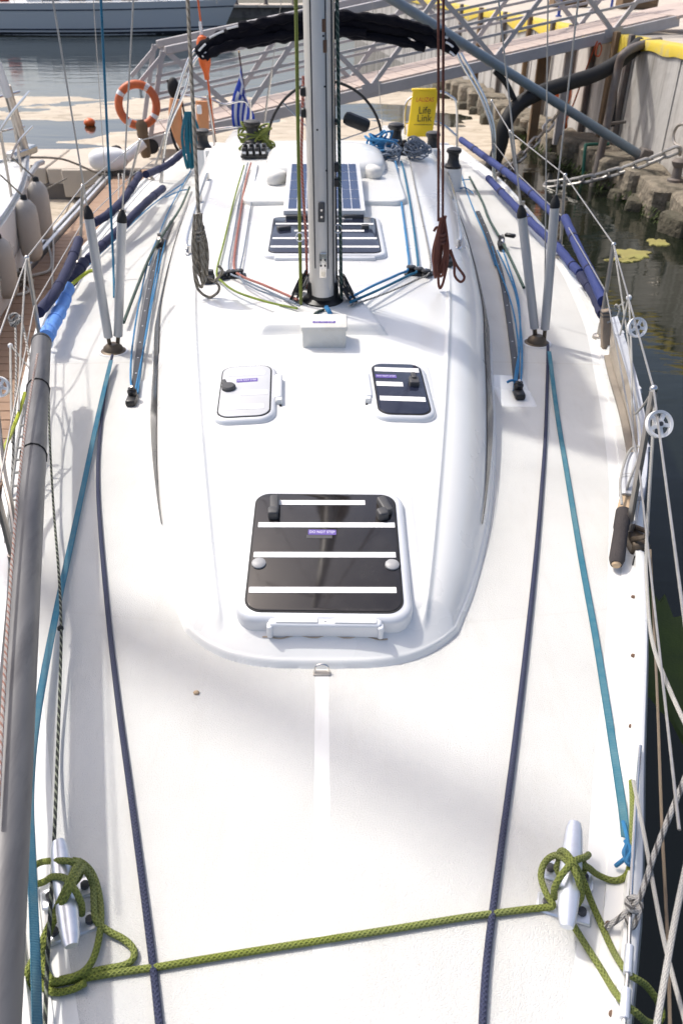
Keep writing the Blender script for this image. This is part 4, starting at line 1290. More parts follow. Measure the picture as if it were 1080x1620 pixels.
for x in (-.17, .18):
    on_hatch(h, Mx, "hinge_end", x, -.335, .02, .03, -.02, .028, "hatch_frame", 0, .006)
m = MB(); m.lathe([(.006, .03), (.006, .034)], Mx @ Vector((.005, -.325, 0)), n=8); put("drain_hole", m, "black_plastic", h)

m = MB(); m.ribbon(catmull([onz(x, 1.952 + .004 * math.sin(x * 60), .0015) for x in [-.19 + .02 * k for k in range(21)]], 2), [.006 + .007 * abs(noise.noise(Vector((k * .37, 2, 2)))) for k in range(41)], .001); put("rust_stain", m, "rust_stain", ya)
# two small hatches
for sd, cc, pm, lb in ((-1, (-.338, 3.33, .03), "white_film", "small hatch with a white filmed pane and a purple sticker"), (1, (.348, 3.35, .03), "blue_acrylic", "small dark hatch with three white tape strips and a purple sticker")):
    plinth(cc[0] - .17, cc[0] + .17, cc[1] - .33, cc[1] + .32, .004, .09)
    h, Mx = hatch("hatch", cc, .275, .50, .028, pm, lb)
    tp = "faded_tape" if sd < 0 else "white_tape"
    for (x, y, w) in (((.0, .15, .17), (.04, -.03, .12), (.0, -.15, .17)) if sd < 0 else ((.0, .165, .205), (-.045, .03, .12), (.0, -.10, .20))):
        on_hatch(h, Mx, "tape_strip", x, y, w, .04, .0385, .0396, tp, rot=-.02)
    if sd < 0:
        on_hatch(h, Mx, "sticker", .005, .085, .095, .03, .0385, .0398, "label_purple", rot=.03)
        text_mesh("sticker_lettering", DN, .016, Mx @ Matrix.Translation((.005, .085, .0402)), "lettering_white", h, xs=.82)
        m = MB(); m.lathe([(.032, .037), (.032, .05), (.026, .056), (.004, .057)], Mx @ Vector((-.075, .02, 0)), axis=Mx.to_3x3() @ Vector((0, 0, 1)), n=18); put("knob", m, "charcoal_plastic", h)
        on_hatch(h, Mx, "knob_tongue", -.095, .055, .022, .05, .038, .055, "charcoal_plastic", .3, .004)
    else:
        on_hatch(h, Mx, "sticker", -.055, .10, .095, .03, .0385, .0400, "label_purple")
        text_mesh("sticker_lettering", DN, .016, Mx @ Matrix.Translation((-.055, .10, .0404)), "lettering_white", h, xs=.82)
        on_hatch(h, Mx, "handle", .065, .04, .045, .06, .038, .062, "charcoal_plastic", 0, .006)
        on_hatch(h, Mx, "handle_grip", .065, .068, .022, .05, .038, .07, "charcoal_plastic", 0, .005)
    sx = -sd
    on_hatch(h, Mx, "hinge_bar", sx * .145, .03, .036, .21, -.01, .038, "hatch_frame", 0, .008)
    on_hatch(h, Mx, "hinge_end", sx * .150, -.080, .03, .035, -.02, .034, "gelcoat", 0, .005)
    m = MB(); m.lathe([(.006, 0), (.006, .006)], Mx @ Vector((sx * .155, -.103, .01)), axis=Mx.to_3x3() @ Vector((0, -1, 0)), n=8); put("hinge_pin", m, "black_plastic", h)

# saloon hatch behind the mast
h, Mx = hatch("hatch", (.018, 5.47), .77, .84, .04, "blue_acrylic", "wide dark hatch behind the mast with white tape strips")
for (x, y, w) in ((-.02, .345, .42), (.0, .215, .66), (.03, .06, .46), (.0, -.10, .67), (.0, -.27, .68)):
    on_hatch(h, Mx, "tape_strip", x, y, w, .035, .0385, .0398, "white_tape")
for x, y, ro, w in ((-.19, .345, 0, .15), (.2, .36, .1, .14), (-.27, .09, .4, .09), (.27, .12, .0, .05)):
    on_hatch(h, Mx, "handle", x, y, w, .045, .038, .062, "charcoal_plastic", ro, .006)
on_hatch(h, Mx, "hinge_bar", 0, -.425, .62, .04, -.01, .026, "hatch_frame", 0, .008)

# pad eye on the foredeck
p = on(509, 1066)
m = MB(); m.box(p + Vector((0, 0, .003)), (.055, .022, .006), None, .002); pe = put("pad_eye", m, "steel_dull", ya)
m = MB(); m.tube(catmull([p + Vector((-.022, 0, .004)), p + Vector((-.018, .006, .026)), p + Vector((0, .008, .032)), p + Vector((.018, .006, .026)), p + Vector((.022, 0, .004))], 6), .0035, 8); put("eye_loop", m, "steel", pe)

# cleats
def cleat(pa, pb, label):
    a, b = Vector(pa), Vector(pb); c = (a + b) / 2; d = (b - a).normalized(); L = (b - a).length
    zb = deck_z(c.x, c.y); c0 = Vector((c.x, c.y, zb))
    m = MB(); sx = d.cross(Vector((0, 0, 1))).normalized()
    up = sx.cross(d).normalized(); rows = []
    for i in range(17):
        t_ = -1 + 2 * i / 16
        w = .0255 * (1 - .30 * t_ * t_) * (1 if abs(t_) < .97 else .82) ; th = .020 * (1 - .5 * abs(t_))
        o_ = c + d * (t_ * L / 2) + up * (.004 * abs(t_))
        rows.append([o_ + sx * (w * math.cos(q)) + up * (th * math.sin(q)) for q in [2 * math.pi * k / 12 for k in range(12)]])
    m.grid(rows, True)
    n0 = len(m.v)
    m.f.append(list(range(12))[::-1]); m.uv.append([(0, 0)] * 12); m.f.append([n0 - 12 + k for k in range(12)]); m.uv.append([(0, 0)] * 12)
    cl = put("cleat", m, "cleat_alu", ya, angle=50)
    rot = Matrix((sx, d, Vector((0, 0, 1)))).transposed()
    for s in (-1, 1):
        m = MB(); q = c0 + d * s * .045
        m.tube([q + Vector((0, 0, .0)), q + Vector((0, 0, .03)), Vector((q.x, q.y, c.z - .005))], [.022, .016, .018], 10); put("cleat_leg", m, "cleat_alu", cl)
        for s2 in (-1, 1):
            m = MB(); m.lathe([(.011, 0), (.010, .012), (.004, .013)], c0 + d * s * .045 + sx * s2 * .040 + Vector((0, 0, .008)), n=10); put("bolt", m, "charcoal_plastic", cl)
        m = MB(); m.box(c0 + d * s * .045 + Vector((0, 0, .005)), (.125, .052, .010), rot, .004); put("cleat_base", m, "cleat_alu", cl)
    return cl
cleat(at_z(908, 1303, 1.43), at_z(895, 1468, 1.425), "right")
cleat(at_z(93, 1332, 1.43), at_z(114, 1498, 1.425), "left")

# mast, boom and what belongs to them
MB0 = Vector((.0, 4.27, 0)); mz = surf_z(0, 4.27)
def trap(x, y):
    f = (y - 3.92) / .5
    hw = .34 - .14 * f
    return min(hw - abs(x - .005), y - 3.93, 4.46 - y)
raised_pad("mast_plinth", trap, (-.37, .38, 3.90, 4.49), .045, .045, nx=60, ny=50)
mast_top = Vector((-.11, 4.75, 15.0)); mast_foot = Vector((.005, 4.27, mz + .09))
prof = []
for k in range(28):
    a = 2 * math.pi * k / 28
    prof.append((.069 * math.cos(a), .105 * (math.sin(a) if math.sin(a) > 0 else math.sin(a)) ))
rows = []
md = (mast_top - mast_foot)
lean = Vector((-.016, .02, 1.0))
for i in range(30):
    f = i / 29; o_ = mast_foot + Vector((lean.x * f * 13.5, lean.y * f * 13.5, f * 13.5))
    rows.append([o_ + Vector((x, y, 0)) for x, y in prof])
m = MB(); m.grid(rows, True); mast = put("mast", m, "mast_alu", ya)
def mp(h, ang, r=1.0):
    """point on the mast wall h above its foot; ang 0 faces the bow"""
    return mast_foot + Vector((lean.x * h, lean.y * h, h)) + Vector((math.sin(ang) * .069 * r, -math.cos(ang) * .105 * r, 0))
m = MB(); m.lathe([(.11, 0), (.11, .03), (.085, .045), (.08, .13)], Vector((.005, 4.27, mz + .02)), n=20); put("mast_collar", m, "black_plastic", mast)
for an in (-.55, .45):
    m = MB(); m.tube([mp(.15 + .05 * k, an, 1.0) for k in range(60)], .004, 5); put("sail_groove", m, "charcoal_plastic", mast)
m = MB(); m.tube([mp(.05 + .05 * k, .95, 1.0) for k in range(60)], .006, 5); put("sail_groove", m, "charcoal_plastic", mast)
m = MB(); m.box(mp(.17, .05, 1.02), (.038, .012, .13), Matrix.Rotation(.02, 3, 'X'), .006, 2); pl = put("tack_plate", m, "steel", mast)
for dz in (.03, -.0):
    for dx in (-.010, .010):
        m = MB(); m.lathe([(.005, 0), (.005, .003)], mp(.17 + dz, .05, 1.09) + Vector((dx, 0, 0)), axis=(0, -1, 0), n=8); put("rivet", m, "black_plastic", pl)
m = MB(); m.box(mp(.43, .0, 1.02), (.034, .014, .095), None, .004); pl = put("mast_fitting", m, "charcoal_plastic", mast)
for dz in (-.02, .012):
    m = MB(); m.lathe([(.006, 0), (.006, .004)], mp(.43 + dz, .0, 1.09), axis=(0, -1, 0), n=10); put("rivet", m, "steel", pl)
for h_, an in ((1.18, .3), (.98, .35), (.62, .4), (1.33, -.2), (.8, -.2), (1.32, .5)):
    m = MB(); m.lathe([(.005, 0), (.004, .003)], mp(h_, an, 1.0), axis=(math.sin(an), -math.cos(an), 0), n=8); put("rivet", m, "black_plastic", mast)
for h_, an in ((1.22, 0.35), (1.14, .4)):
    m = MB(); m.box(mp(h_, an, 1.0), (.018, .012, .05), None, .002); put("mast_slot", m, "rust", mast)
m = MB(); m.box(mp(.82, 1.5, 1.5) + Vector((.07, 0, 0)), (.13, .05, .06), Matrix.Rotation(.35, 3, 'Y'), .02, 2); put("winch_handle_pocket", m, "black_plastic", mast)
m = MB(); m.tube([mp(.82, 1.5, .9), mp(.82, 1.5, 1.4)], .014, 8); put("pocket_stem", m, "black_plastic", mast)
for h_ in (.62, .55, .86, .95):
    m = MB(); m.box(mp(h_, 1.5 if h_ < .7 else -1.5, 1.1), (.03, .05, .04), None, .006); put("line_guide", m, "black_plastic", mast)
# boom and stacked sail lie above the view and shade the deck
m = MB(); m.tube([Vector((-.02, 4.42, 3.25)), Vector((-.06, 8.8, 3.35))], .07, 12); put("boom", m, "mast_alu", ya)
m = MB(); m.tube([Vector((-.02, 4.45 + 4.2 * k / 12, 3.52 - .006 * k)) for k in range(13)], [.12, .2, .21, .2, .2, .19, .18, .17, .16, .15, .14, .12, .05], 12); put("sail_bag", m, "navy_fabric", ya)
for sd in (-1, 1):
    m = MB(); m.tube([mast_foot + Vector((lean.x * 5, lean.y * 5, 5)), Vector((sd * 1.2 - .07, 4.85, 6.75))], [.03, .02], 8); put("spreader", m, "mast_alu", ya)

# turning blocks around the mast foot
for sd in (-1, 1):
    for k, (dx, dy, dz, ro) in enumerate(((.135, -.02, .055, .55), (.125, .09, .06, .45), (.10, .17, .055, .35))):
        c = Vector((.005 + sd * dx, 4.27 + dy, mz + dz + .03))
        rot = Matrix.Rotation(sd * -ro, 3, 'Y') @ Matrix.Rotation(sd * .25, 3, 'Z')
        m = MB()
        for s2 in (-1, 1):
            q = Matrix.Translation(c) @ rot.to_4x4() @ Matrix.Rotation(math.pi / 2, 4, 'Y')
            m.slab(rrect(.13, .06, .028, 6), q, s2 * .013 - .004, s2 * .013 + .004, .002)
        bk = put("turning_block", m, "black_plastic", ya)
        m = MB(); q = Matrix.Translation(c) @ rot.to_4x4() @ Matrix.Rotation(math.pi / 2, 4, 'Y')
        m.slab(rrect(.095, .016, .007, 4), q @ Matrix.Translation((0, 0, 0)), sd * .0172 - .002, sd * .0172 + .002, 0); put("block_strap", m, "steel", bk)
        m = MB(); m.lathe([(.022, -.008), (.016, 0), (.022, .008)], c + rot @ Vector((0, 0, .02)), axis=rot @ Vector((1, 0, 0)), n=14); put("sheave", m, "charcoal_plastic", bk)
        m = MB(); m.tube(catmull([c + rot @ Vector((0, 0, -.055)), c + Vector((-sd * .02, 0, -.075)), Vector((c.x - sd * .04, c.y, mz + .03))], 4), .006, 6); put("shackle", m, "steel", bk)

# chainplates with shroud wires in plastic tubes
SH = []
for sd, bu, bv in ((-1, 180, 556), (1, 848, 543)):
    b = on(bu, bv)
    m = MB(); m.lathe([(.075, 0), (.075, .006), (.06, .012), (.055, .03), (.03, .05)], b, n=20); cp = put("chainplate", m, "dark_bronze", ya)
    m = MB(); m.lathe([(.09, 0), (.088, .005), (.075, .006)], b, n=24); put("chainplate_flange", m, "gelcoat_grey", cp)
    SH.append(b)
def tube_and_wire(b, foot_off, tu, tv, wu, wv, zt, ytop):
    p0 = b + Vector(foot_off)
    p1 = at_y(tu, tv, p0.y + .02)
    d = (p1 - p0)
    m = MB(); m.tube([p0, p1], .0265, 14); tb = put("shroud_tube", m, "white_tube", ya)
    dn = d.normalized()
    m = MB(); m.lathe([(.0275, -.005), (.0275, .015), (.022, .035), (.008, .062)], p1, axis=dn, n=14); put("tube_cap", m, "black_rubber", tb)
    p2 = at_y(wu, wv, p0.y + ytop)
    far_ = p1 + (p2 - p1) * (zt / max(.01, (p2.z - p1.z)))
    m = MB(); m.tube([p0 + Vector((0, 0, -.05)), p1, far_], .0048, 6); put("shroud_wire", m, "wire", ya)
    m = MB(); m.tube([p0 + dn * -.07, p0 + dn * .02], .012, 8); put("turnbuckle", m, "dark_bronze", ya)
tube_and_wire(SH[0], (-.018, 0, .09), 141, 344, 84, 0, 4.6, .05)
tube_and_wire(SH[0], (.035, .02, .09), 193, 350, 211, 0, 5.0, .05)
tube_and_wire(SH[1], (-.02, .02, .09), 825, 342, 788, 0, 5.0, .05)
tube_and_wire(SH[1], (.038, 0, .09), 877, 327, 914, 0, 4.6, .05)
# thin inner wires
for (u0, v0, u1, v1, y) in ((861, 470, 866, 0, 5.1), (168, 300, 148, 0, 8.8), ):
    a, b = at_y(u0, v0, y), at_y(u1, v1, y); b = a + (b - a) * 3
    m = MB(); m.tube([a, b], .0042, 6); put("inner_wire", m, "wire", ya)

# handrails on the roof
for sd, pts in ((-1, [(300, 402), (297, 392), (318, 320), (330, 285)]), (1, [(724, 392), (727, 382), (716, 315), (702, 272)])):
    w = [on(u, v, .0) for u, v in pts]
    q = [w[0], w[1] + Vector((0, .02, .055)), w[2] + Vector((0, 0, .06)), w[3] + Vector((0, -.05, .055)), w[3]]
    m = MB(); m.tube(catmull(q, 8), .0125, 8); hr = put("grab_rail", m, "steel", ya)
    for f in (w[0], w[2], w[3]):
        m = MB(); m.lathe([(.03, 0), (.028, .006), (.013, .01), (.012, .055)], f, n=12); put("rail_foot", m, "steel", hr)

# genoa tracks with cars
for sd, pts in ((-1, [(211, 632), (220, 560), (232, 480), (243, 430), (262, 375), (272, 350)]), (1, [(818, 622), (812, 560), (799, 470), (788, 420), (768, 365), (755, 335)])):
    w = catmull([on(u, v, .012) for u, v in pts], 10)
    m = MB(); m.ribbon(w, .034, .016); tr = put("genoa_track", m, "track", ya)
    for p in w[3::3]:
        m = MB(); m.lathe([(.006, .007), (.005, .0095)], p, n=8); put("track_screw", m, "gelcoat_grey", tr)
    e = w[0]
    m = MB(); m.box(e + Vector((0, -.03, .012)), (.055, .10, .04), None, .014, 2); en = put("track_end", m, "black_plastic", ya)
    m = MB(); m.lathe([(.024, 0), (.026, .02), (.018, .03), (.02, .035)], e + Vector((0, -.0, .03)), n=14); put("end_sheave", m, "black_plastic", en)
    m = MB(); m.lathe([(.008, 0), (.008, .03)], e + Vector((0, .01, .05)), axis=(0, -.5, 1), n=10); put("end_bolt", m, "steel", en)
    cpos = on(253, 385, .03) if sd < 0 else on(793, 388, .03)
    m = MB(); m.box(cpos, (.06, .17, .045), Matrix.Rotation(.1 * -sd, 3, 'Z'), .012, 2); car = put("genoa_car", m, "black_plastic", ya)
    m = MB(); m.lathe([(.034, -.014), (.028, 0), (.034, .014)], cpos + Vector((0, .03, .045)), axis=(1, .2, .2), n=16); put("car_sheave", m, "charcoal_plastic", car)
    m = MB(); m.box(cpos + Vector((sd * -.01, -.06, .04)), (.03, .05, .05), Matrix.Rotation(.5, 3, 'X'), .008); put("car_cheek", m, "steel", car)
    if sd > 0:
        m = MB(); m.box(cpos + Vector((.075, .07, .06)), (.09, .04, .03), Matrix.Rotation(-.6, 3, 'Z'), .008); put("cam_cleat", m, "black_plastic", car)
# moulded foot pads outboard of the track ends
for sd, q in ((-1, (222, 640)), (1, (815, 630))):
    p = on(*q); raised_pad("deck_pad", rr_depth(p.x, p.y + .10, .2, .42, .03), (p.x - .12, p.x + .12, p.y - .13, p.y + .33), .005, .02)

# deck organisers on the roof
for sd, us in ((-1, ((352, 436), (366, 433), (378, 432))), (1, ((650, 426), (662, 429), (673, 432)))):
    ps = [on(u, v, .02) for u, v in us]
    c = ps[1]
    m = MB(); m.box(c + Vector((0, 0, -.012)), (.17, .07, .012), Matrix.Rotation(sd * -.05, 3, 'Z'), .004); og = put("deck_organiser", m, "black_plastic", ya)
    for p in ps:
        m = MB(); m.lathe([(.03, 0), (.022, .012), (.03, .024), (.026, .03), (.006, .034)], p + Vector((0, 0, -.01)), n=14); put("organiser_sheave", m, "black_plastic", og)
        m = MB(); m.lathe([(.009, .03), (.007, .034)], p + Vector((0, 0, -.006)), n=8); put("organiser_bolt", m, "steel", og)
for (u, v, sd) in ((330, 446, -1), (706, 420, 1)):
    p = on(u, v)
    m = MB(); m.box(p + Vector((0, 0, .02)), (.07, .09, .04), None, .012, 2); cc = put("cam_cleat", m, "black_plastic", ya)
    m = MB(); m.lathe([(.02, 0), (.02, .03)], p + Vector((.01, .03, .03)), n=10); put("cam", m, "charcoal_plastic", cc)

# rope clutches and winches
for sd, u, v in ((-1, 403, 249), (1, 644, 243)):
    p = on(u, v)
    m = MB(); m.box(p + Vector((0, 0, .02)), (.24, .16, .03), None, .008); ck = put("rope_clutch", m, "black_plastic", ya)
    for k in range(4):
        x = -.085 + .057 * k
        m = MB(); m.box(p + Vector((x, 0, .06)), (.045, .17, .07), None, .012, 2); put("clutch_body", m, "black_plastic", ck)
        m = MB(); m.box(p + Vector((x, .02, .105)), (.03, .12, .02), Matrix.Rotation(-.15, 3, 'X'), .006); put("clutch_lever", m, "charcoal_plastic", ck)
        m = MB(); m.box(p + Vector((x, -.088, .055)), (.03, .006, .02), None, .001); put("clutch_plate", m, "gelcoat_grey", ck)
def winch(p, s=1.0):
    m = MB(); m.lathe([(.085 * s, 0), (.085 * s, .02), (.065 * s, .04), (.052 * s, .09), (.055 * s, .13), (.075 * s, .15), (.078 * s, .165), (.05 * s, .175)], p, n=22); w = put("winch", m, "black_plastic", ya)
    m = MB(); m.lathe([(.07 * s, .17), (.072 * s, .18), (.05 * s, .19), (.02 * s, .192)], p, n=20); put("winch_top", m, "charcoal_plastic", w)
for (u, v, y) in ((400, 222, 8.2), (625, 226, 8.3), (322, 232, 9.3), (683, 236, 9.2), (716, 262, 8.9)):
    p = at_y(u, v, y); winch(p + Vector((0, 0, -.02)), 1.0)
    zb = surf_z(p.x, p.y)
    if p.z > zb + .03:
        m = MB(); m.lathe([(.11, 0), (.095, max(.02, p.z - zb - .02))], (p.x, p.y, zb), n=18); put("winch_base", m, "gelcoat", ya)

# sliding hatch hood aft of the solar panel
m = MB(); Mx = frame_at(.02, 6.95); m.slab(rrect(1.22, 1.35, .12, 8), Mx, -.05, .03, .02); put("hatch_garage", m, "gelcoat", ya)
m = MB(); m.ellipsoid((.03, 7.45, surf_z(0, 7.45) + .02), (.50, .50, .14), None, 36, 20, .55); put("hatch_hood", m, "gelcoat", ya, angle=70)

# dodger cushions
# steering wheel
wc = Vector((.035, 10.25, 1.40)); ca = Vector((0, -1, .12)).normalized(); w1 = Vector((1, 0, 0)); w2 = ca.cross(w1).normalized()
m = MB(); m.tube([wc + w1 * math.cos(2 * math.pi * k / 64) * .66 + w2 * math.sin(2 * math.pi * k / 64) * .66 for k in range(64)], .0155, 8, closed=True); wh = put("steering_wheel", m, "black_rubber", ya)
for k in range(6):
    a = 2 * math.pi * k / 6 + .3
    m = MB(); m.tube([wc, wc + w1 * math.cos(a) * .65 + w2 * math.sin(a) * .65], .009, 6); put("spoke", m, "steel", wh)
m = MB(); m.lathe([(.05, -.04), (.05, .04)], wc, axis=ca, n=14); put("hub", m, "steel", wh)
m = MB(); m.box((wc.x, wc.y + .2, 1.35), (.28, .25, .6), None, .06, 3); put("pedestal", m, "gelcoat", ya)

# folded bimini on its frame
BY = 9.35
bpts = [at_y(u, v, BY) for u, v in ((314, 88), (330, 72), (360, 58), (400, 50), (440, 42), (480, 37), (515, 35), (560, 36), (610, 42), (650, 51), (685, 62), (708, 72), (722, 84))]
path = catmull(bpts, 8)
random.seed(12)
m = MB(); rr = []
for i in range(len(path)):
    f = i / (len(path) - 1)
    rr.append((.074 + .034 * noise.noise(Vector((f * 14, 0, 0))) + .026 * noise.noise(Vector((f * 34, 3, 0)))) * (1 - .35 * max(0, abs(f - .5) * 2 - .85) / .15) * (1.05 if f < .5 else .9))
m.tube(path, rr, 14)
bi = put("bimini_roll", m, "black_canvas", ya)
for off, k0, k1 in (((0, -.06, -.075), 6, 60), ((0, -.07, .06), 20, 86), ((0, -.02, -.10), 22, 78)):
    m = MB(); m.tube([p + Vector(off) for p in path[k0:k1]], [max(.012, .042 + .03 * noise.noise(Vector((k * .31, 7, off[2] * 50)))) for k in range(k0, min(k1, len(path)))], 8); put("canvas_fold", m, "black_canvas", bi)
for k0, k1, off in ((2, 8, (0, -.07, .03)), (9, 16, (0, -.06, .06)), (3, 7, (.02, -.075, -.03)), (16, 30, (0, -.05, .07)), (70, 88, (0, -.06, .06)), (86, 92, (0, -.07, .02)), (89, 94, (0, -.06, -.04))):
    m = MB(); m.tube([p + Vector(off) for p in path[k0:k1]], .011, 6); put("canvas_piping", m, "white_piping", bi)
for pts in ([(318, 70), (300, 92), (280, 150), (266, 200), (260, 240), (255, 300)], [(326, 76), (306, 100), (292, 145), (272, 190), (262, 225), (253, 302)], [(720, 80), (735, 110), (757, 148), (772, 185), (779, 220), (780, 292)], [(728, 84), (748, 120), (768, 160), (780, 200), (782, 230), (781, 292)]):
    q = [at_y(u, v, BY - .02 * k) for k, (u, v) in enumerate(pts)]
    m = MB(); m.tube(catmull(q, 6), .0145, 8); put("bimini_frame", m, "steel", bi)

# stern rails
for pts, y in (([(285, 150), (300, 152), (335, 158), (355, 165), (385, 160), (396, 175), (395, 200)], 10.9), ([(300, 215), (340, 205), (385, 200), (420, 200)], 10.9), ([(640, 215), (640, 175), (650, 155), (690, 145), (712, 152), (722, 170), (722, 245)], 10.4), ([(640, 195), (690, 193), (722, 215)], 10.4)):
    m = MB(); m.tube(catmull([at_y(u, v, y) for u, v in pts], 6), .0135, 8); put("stern_rail", m, "steel", ya)
for (u0, v0, u1, v1, y) in ((335, 158, 340, 240, 10.9), (396, 160, 398, 235, 10.9), (328, 150, 342, 240, 10.6), (430, 110, 417, 200, 11.0), (652, 156, 650, 240, 10.4)):
    m = MB(); m.tube([at_y(u0, v0, y), at_y(u1, v1, y)], .0135, 7); put("rail_post", m, "steel", ya)
# backstay
for (u0, v0, u1, v1) in ((417, 205, 445, 0), (608, 240, 588, 0)):
    a, b = at_y(u0, v0, 11.0), at_y(u1, v1, 10.8); m = MB(); m.tube([a, a + (b - a) * 3], .0045, 6); put("backstay", m, "wire", ya)

# stanchions and lifelines
def stanchion(base, top, r=.0128):
    m = MB(); m.tube([base, top], r, 9); s = put("stanchion", m, "steel_dull", ya)
    m = MB(); m.ellipsoid(top, (.015, .015, .015), None, 10, 8); put("stanchion_cap", m, "steel", s)
    m = MB(); m.lathe([(.045, -.02), (.04, .012), (.018, .02), (.017, .09)], base, n=12); put("stanchion_socket", m, "steel_dull", s)
    return top
def edge_pt(y, sd, inset=.055): return Vector((sd * (beam(y) - inset), y, deck_z(beam(y), y) + .01))
RT = []
for (yb, u, v) in ((2.62, 1033, 615), (4.85, 970, 387), (6.6, 893, 277), (8.05, 806, 208), (9.3, 777, 160)):
    b = edge_pt(yb, 1); t_ = at_y(u, v, yb + .02); RT.append(stanchion(b, t_))
LT = []
for (yb, u, v) in ((2.4, -40, 640), (4.65, 43, 408), (6.45, 131, 294), (8.05, 222, 222), (9.4, 262, 212)):
    b = edge_pt(yb, -1); t_ = at_y(u, v, yb + .02); LT.append(stanchion(b, t_))
bowR = at_z(1092, 1060, 1.93); bowL = Vector((-bowR.x, bowR.y, bowR.z))
for T, bw, sd in ((RT, bowR, 1), (LT, bowL, -1)):
    m = MB(); pts = [bw] + T
    m.tube(pts, .0042, 6); put("lifeline", m, "wire", ya)
    low = []
    for p in T:
        base = edge_pt(p.y - .02, sd); low.append(base.lerp(p, .5))
    m = MB(); m.tube([Vector((sd * .78, 1.1, 1.62))] + low, .0038, 6); put("lifeline", m, "wire", ya)
    RL = low
    if sd > 0: LOWR = low
    else: LOWL = low
# foam sleeves on the lifelines
def sleeve(a, b, f0, f1, r, mt, bulge=.0):
    p = [Vector(a).lerp(Vector(b), f0 + (f1 - f0) * i / 14) - Vector((0, 0, bulge * 4 * (i / 14) * (1 - i / 14))) for i in range(15)]
    m = MB(); m.tube(p, [r * (.97 + .03 * math.cos(i * 2.2)) for i in range(15)], 14); s = put("foam_sleeve", m, mt, ya)
    for k in (4, 9):
        m = MB(); m.tube([p[k], p[k].lerp(p[k + 1], .12)], r * 1.07, 14); put("sleeve_tie", m, "navy_fabric", s)
def sleeve_px(pts, r, mt, wrap=False):
    """sleeve through surveyed points (u, v, y)"""
    q = catmull([at_y(u, v, y) for u, v, y in pts], 8)
    m = MB(); n = len(q)
    rr = [r * (1 + .05 * math.sin(i * 1.9)) * (1 + (.10 * math.sin(i * 1.3) if wrap else 0)) for i in range(n)]
    m.tube(q, rr, 14); s = put("foam_sleeve", m, mt, ya)
    for k in range(5, n - 3, 9):
        mm = MB(); mm.tube([q[k], q[k].lerp(q[k + 1], .35)], r * 1.10, 14); put("sleeve_tie", mm, "navy_fabric" if mt != "blue_wrap" else "blue_wrap", s)
sleeve_px([(729, 221, 10.0), (765, 247, 9.1), (806, 277, 8.05), (845, 310, 7.4), (882, 345, 6.75)], .033, "royal_fabric")
sleeve_px([(893, 345, 6.55), (915, 395, 5.95), (935, 435, 5.45), (953, 476, 5.05)], .033, "royal_fabric")
sleeve_px([(772, 282, 8.9), (806, 318, 7.95), (845, 357, 7.1), (882, 392, 6.55), (905, 420, 6.1), (917, 432, 5.9)], .033, "royal_fabric")
sleeve_px([(918, 436, 5.85), (938, 465, 5.4), (952, 497, 5.0)], .034, "navy_fabric")
sleeve_px([(125, 380, 6.1), (110, 420, 5.6), (88, 462, 5.1), (62, 494, 4.75)], .034, "navy_fabric")
sleeve_px([(221, 277, 8.3), (196, 315, 7.5), (170, 340, 7.0), (150, 352, 6.8)], .034, "navy_fabric")
sleeve_px([(296, 235, 10.0), (270, 258, 9.3), (246, 270, 8.8), (231, 276, 8.4)], .034, "navy_fabric")
sleeve_px([(258, 298, 8.3), (232, 320, 7.6), (190, 362, 6.9), (160, 390, 6.45), (140, 410, 6.15)], .034, "navy_fabric")
sleeve_px([(133, 415, 6.0), (122, 432, 5.75), (113, 446, 5.6)], .04, "navy_fabric")
sleeve_px([(108, 455, 5.5), (98, 485, 5.1), (84, 512, 4.75), (74, 533, 4.5)], .042, "blue_wrap", True)
# light blue edge line under the sleeves on the left

# ------------------------------------------------------------------ gear lying on or tied to the yacht
def rope(name, paths, r, material, label, cat="rope", n=8, k=8, group=None):
    """one rope: one or more runs of the same line"""
    m = MB()
    for pts in paths:
        m.tube(catmull(pts, k) if len(pts) > 2 else pts, r, n)
    return tag(put(name, m, material), label, cat, group)
def deckline(pts, h): return [on(u, v, (q[0] if q else h)) for u, v, *q in pts]

# solar panel on the sliding hatch
A, B = at_z(448, 333, 1.765), at_z(578, 333, 1.765)
C, D = at_z(457, 258, 1.86), at_z(567, 258, 1.86)
ctr = (A + B + C + D) / 4
px = Vector((1, 0, 0)); py = ((C + D) / 2 - (A + B) / 2); PL = py.length; py.normalize(); pz = px.cross(py)
Mp = Matrix.Translation(ctr) @ Matrix((px, py, pz)).transposed().to_4x4()
PW = (B - A).length
sp_ = thing("solar_panel", ctr, "blue solar panel in a white frame behind the mast", "solar panel")
m = MB(); m.slab(rrect(PW, PL, .008, 2), Mp, -.035, .0, .003); put("panel_frame", m, "solar_frame", sp_)
m = MB(); m.slab(rrect(PW - .05, PL - .05, .004, 2), Mp, .0, .002, 0); put("backing_sheet", m, "solar_back", sp_)
nx, ny = 8, 5
for i in range(nx):
    for j in range(ny):
        cw_, cl = (PW - .06) / nx, (PL - .06) / ny
        m = MB(); m.slab(rrect(cw_ - .006, cl - .008, .006, 2), Mp @ Matrix.Translation((-PW / 2 + .03 + cw_ * (i + .5), -PL / 2 + .03 + cl * (j + .5), 0)), .0015, .0034, 0); put("solar_cell", m, "solar_cell", sp_)
for sx in (-1, 1):
    for sy in (-1, 1):
        q = Mp @ Vector((sx * (PW / 2 - .03), sy * (PL / 2 - .06), -.03)); zb = surf_z(q.x, q.y)
        if q.z - zb > .02:
            m = MB(); m.box((q.x, q.y, (q.z + zb) / 2), (.03, .03, q.z - zb), None, .003); put("panel_foot", m, "aluminium", sp_)
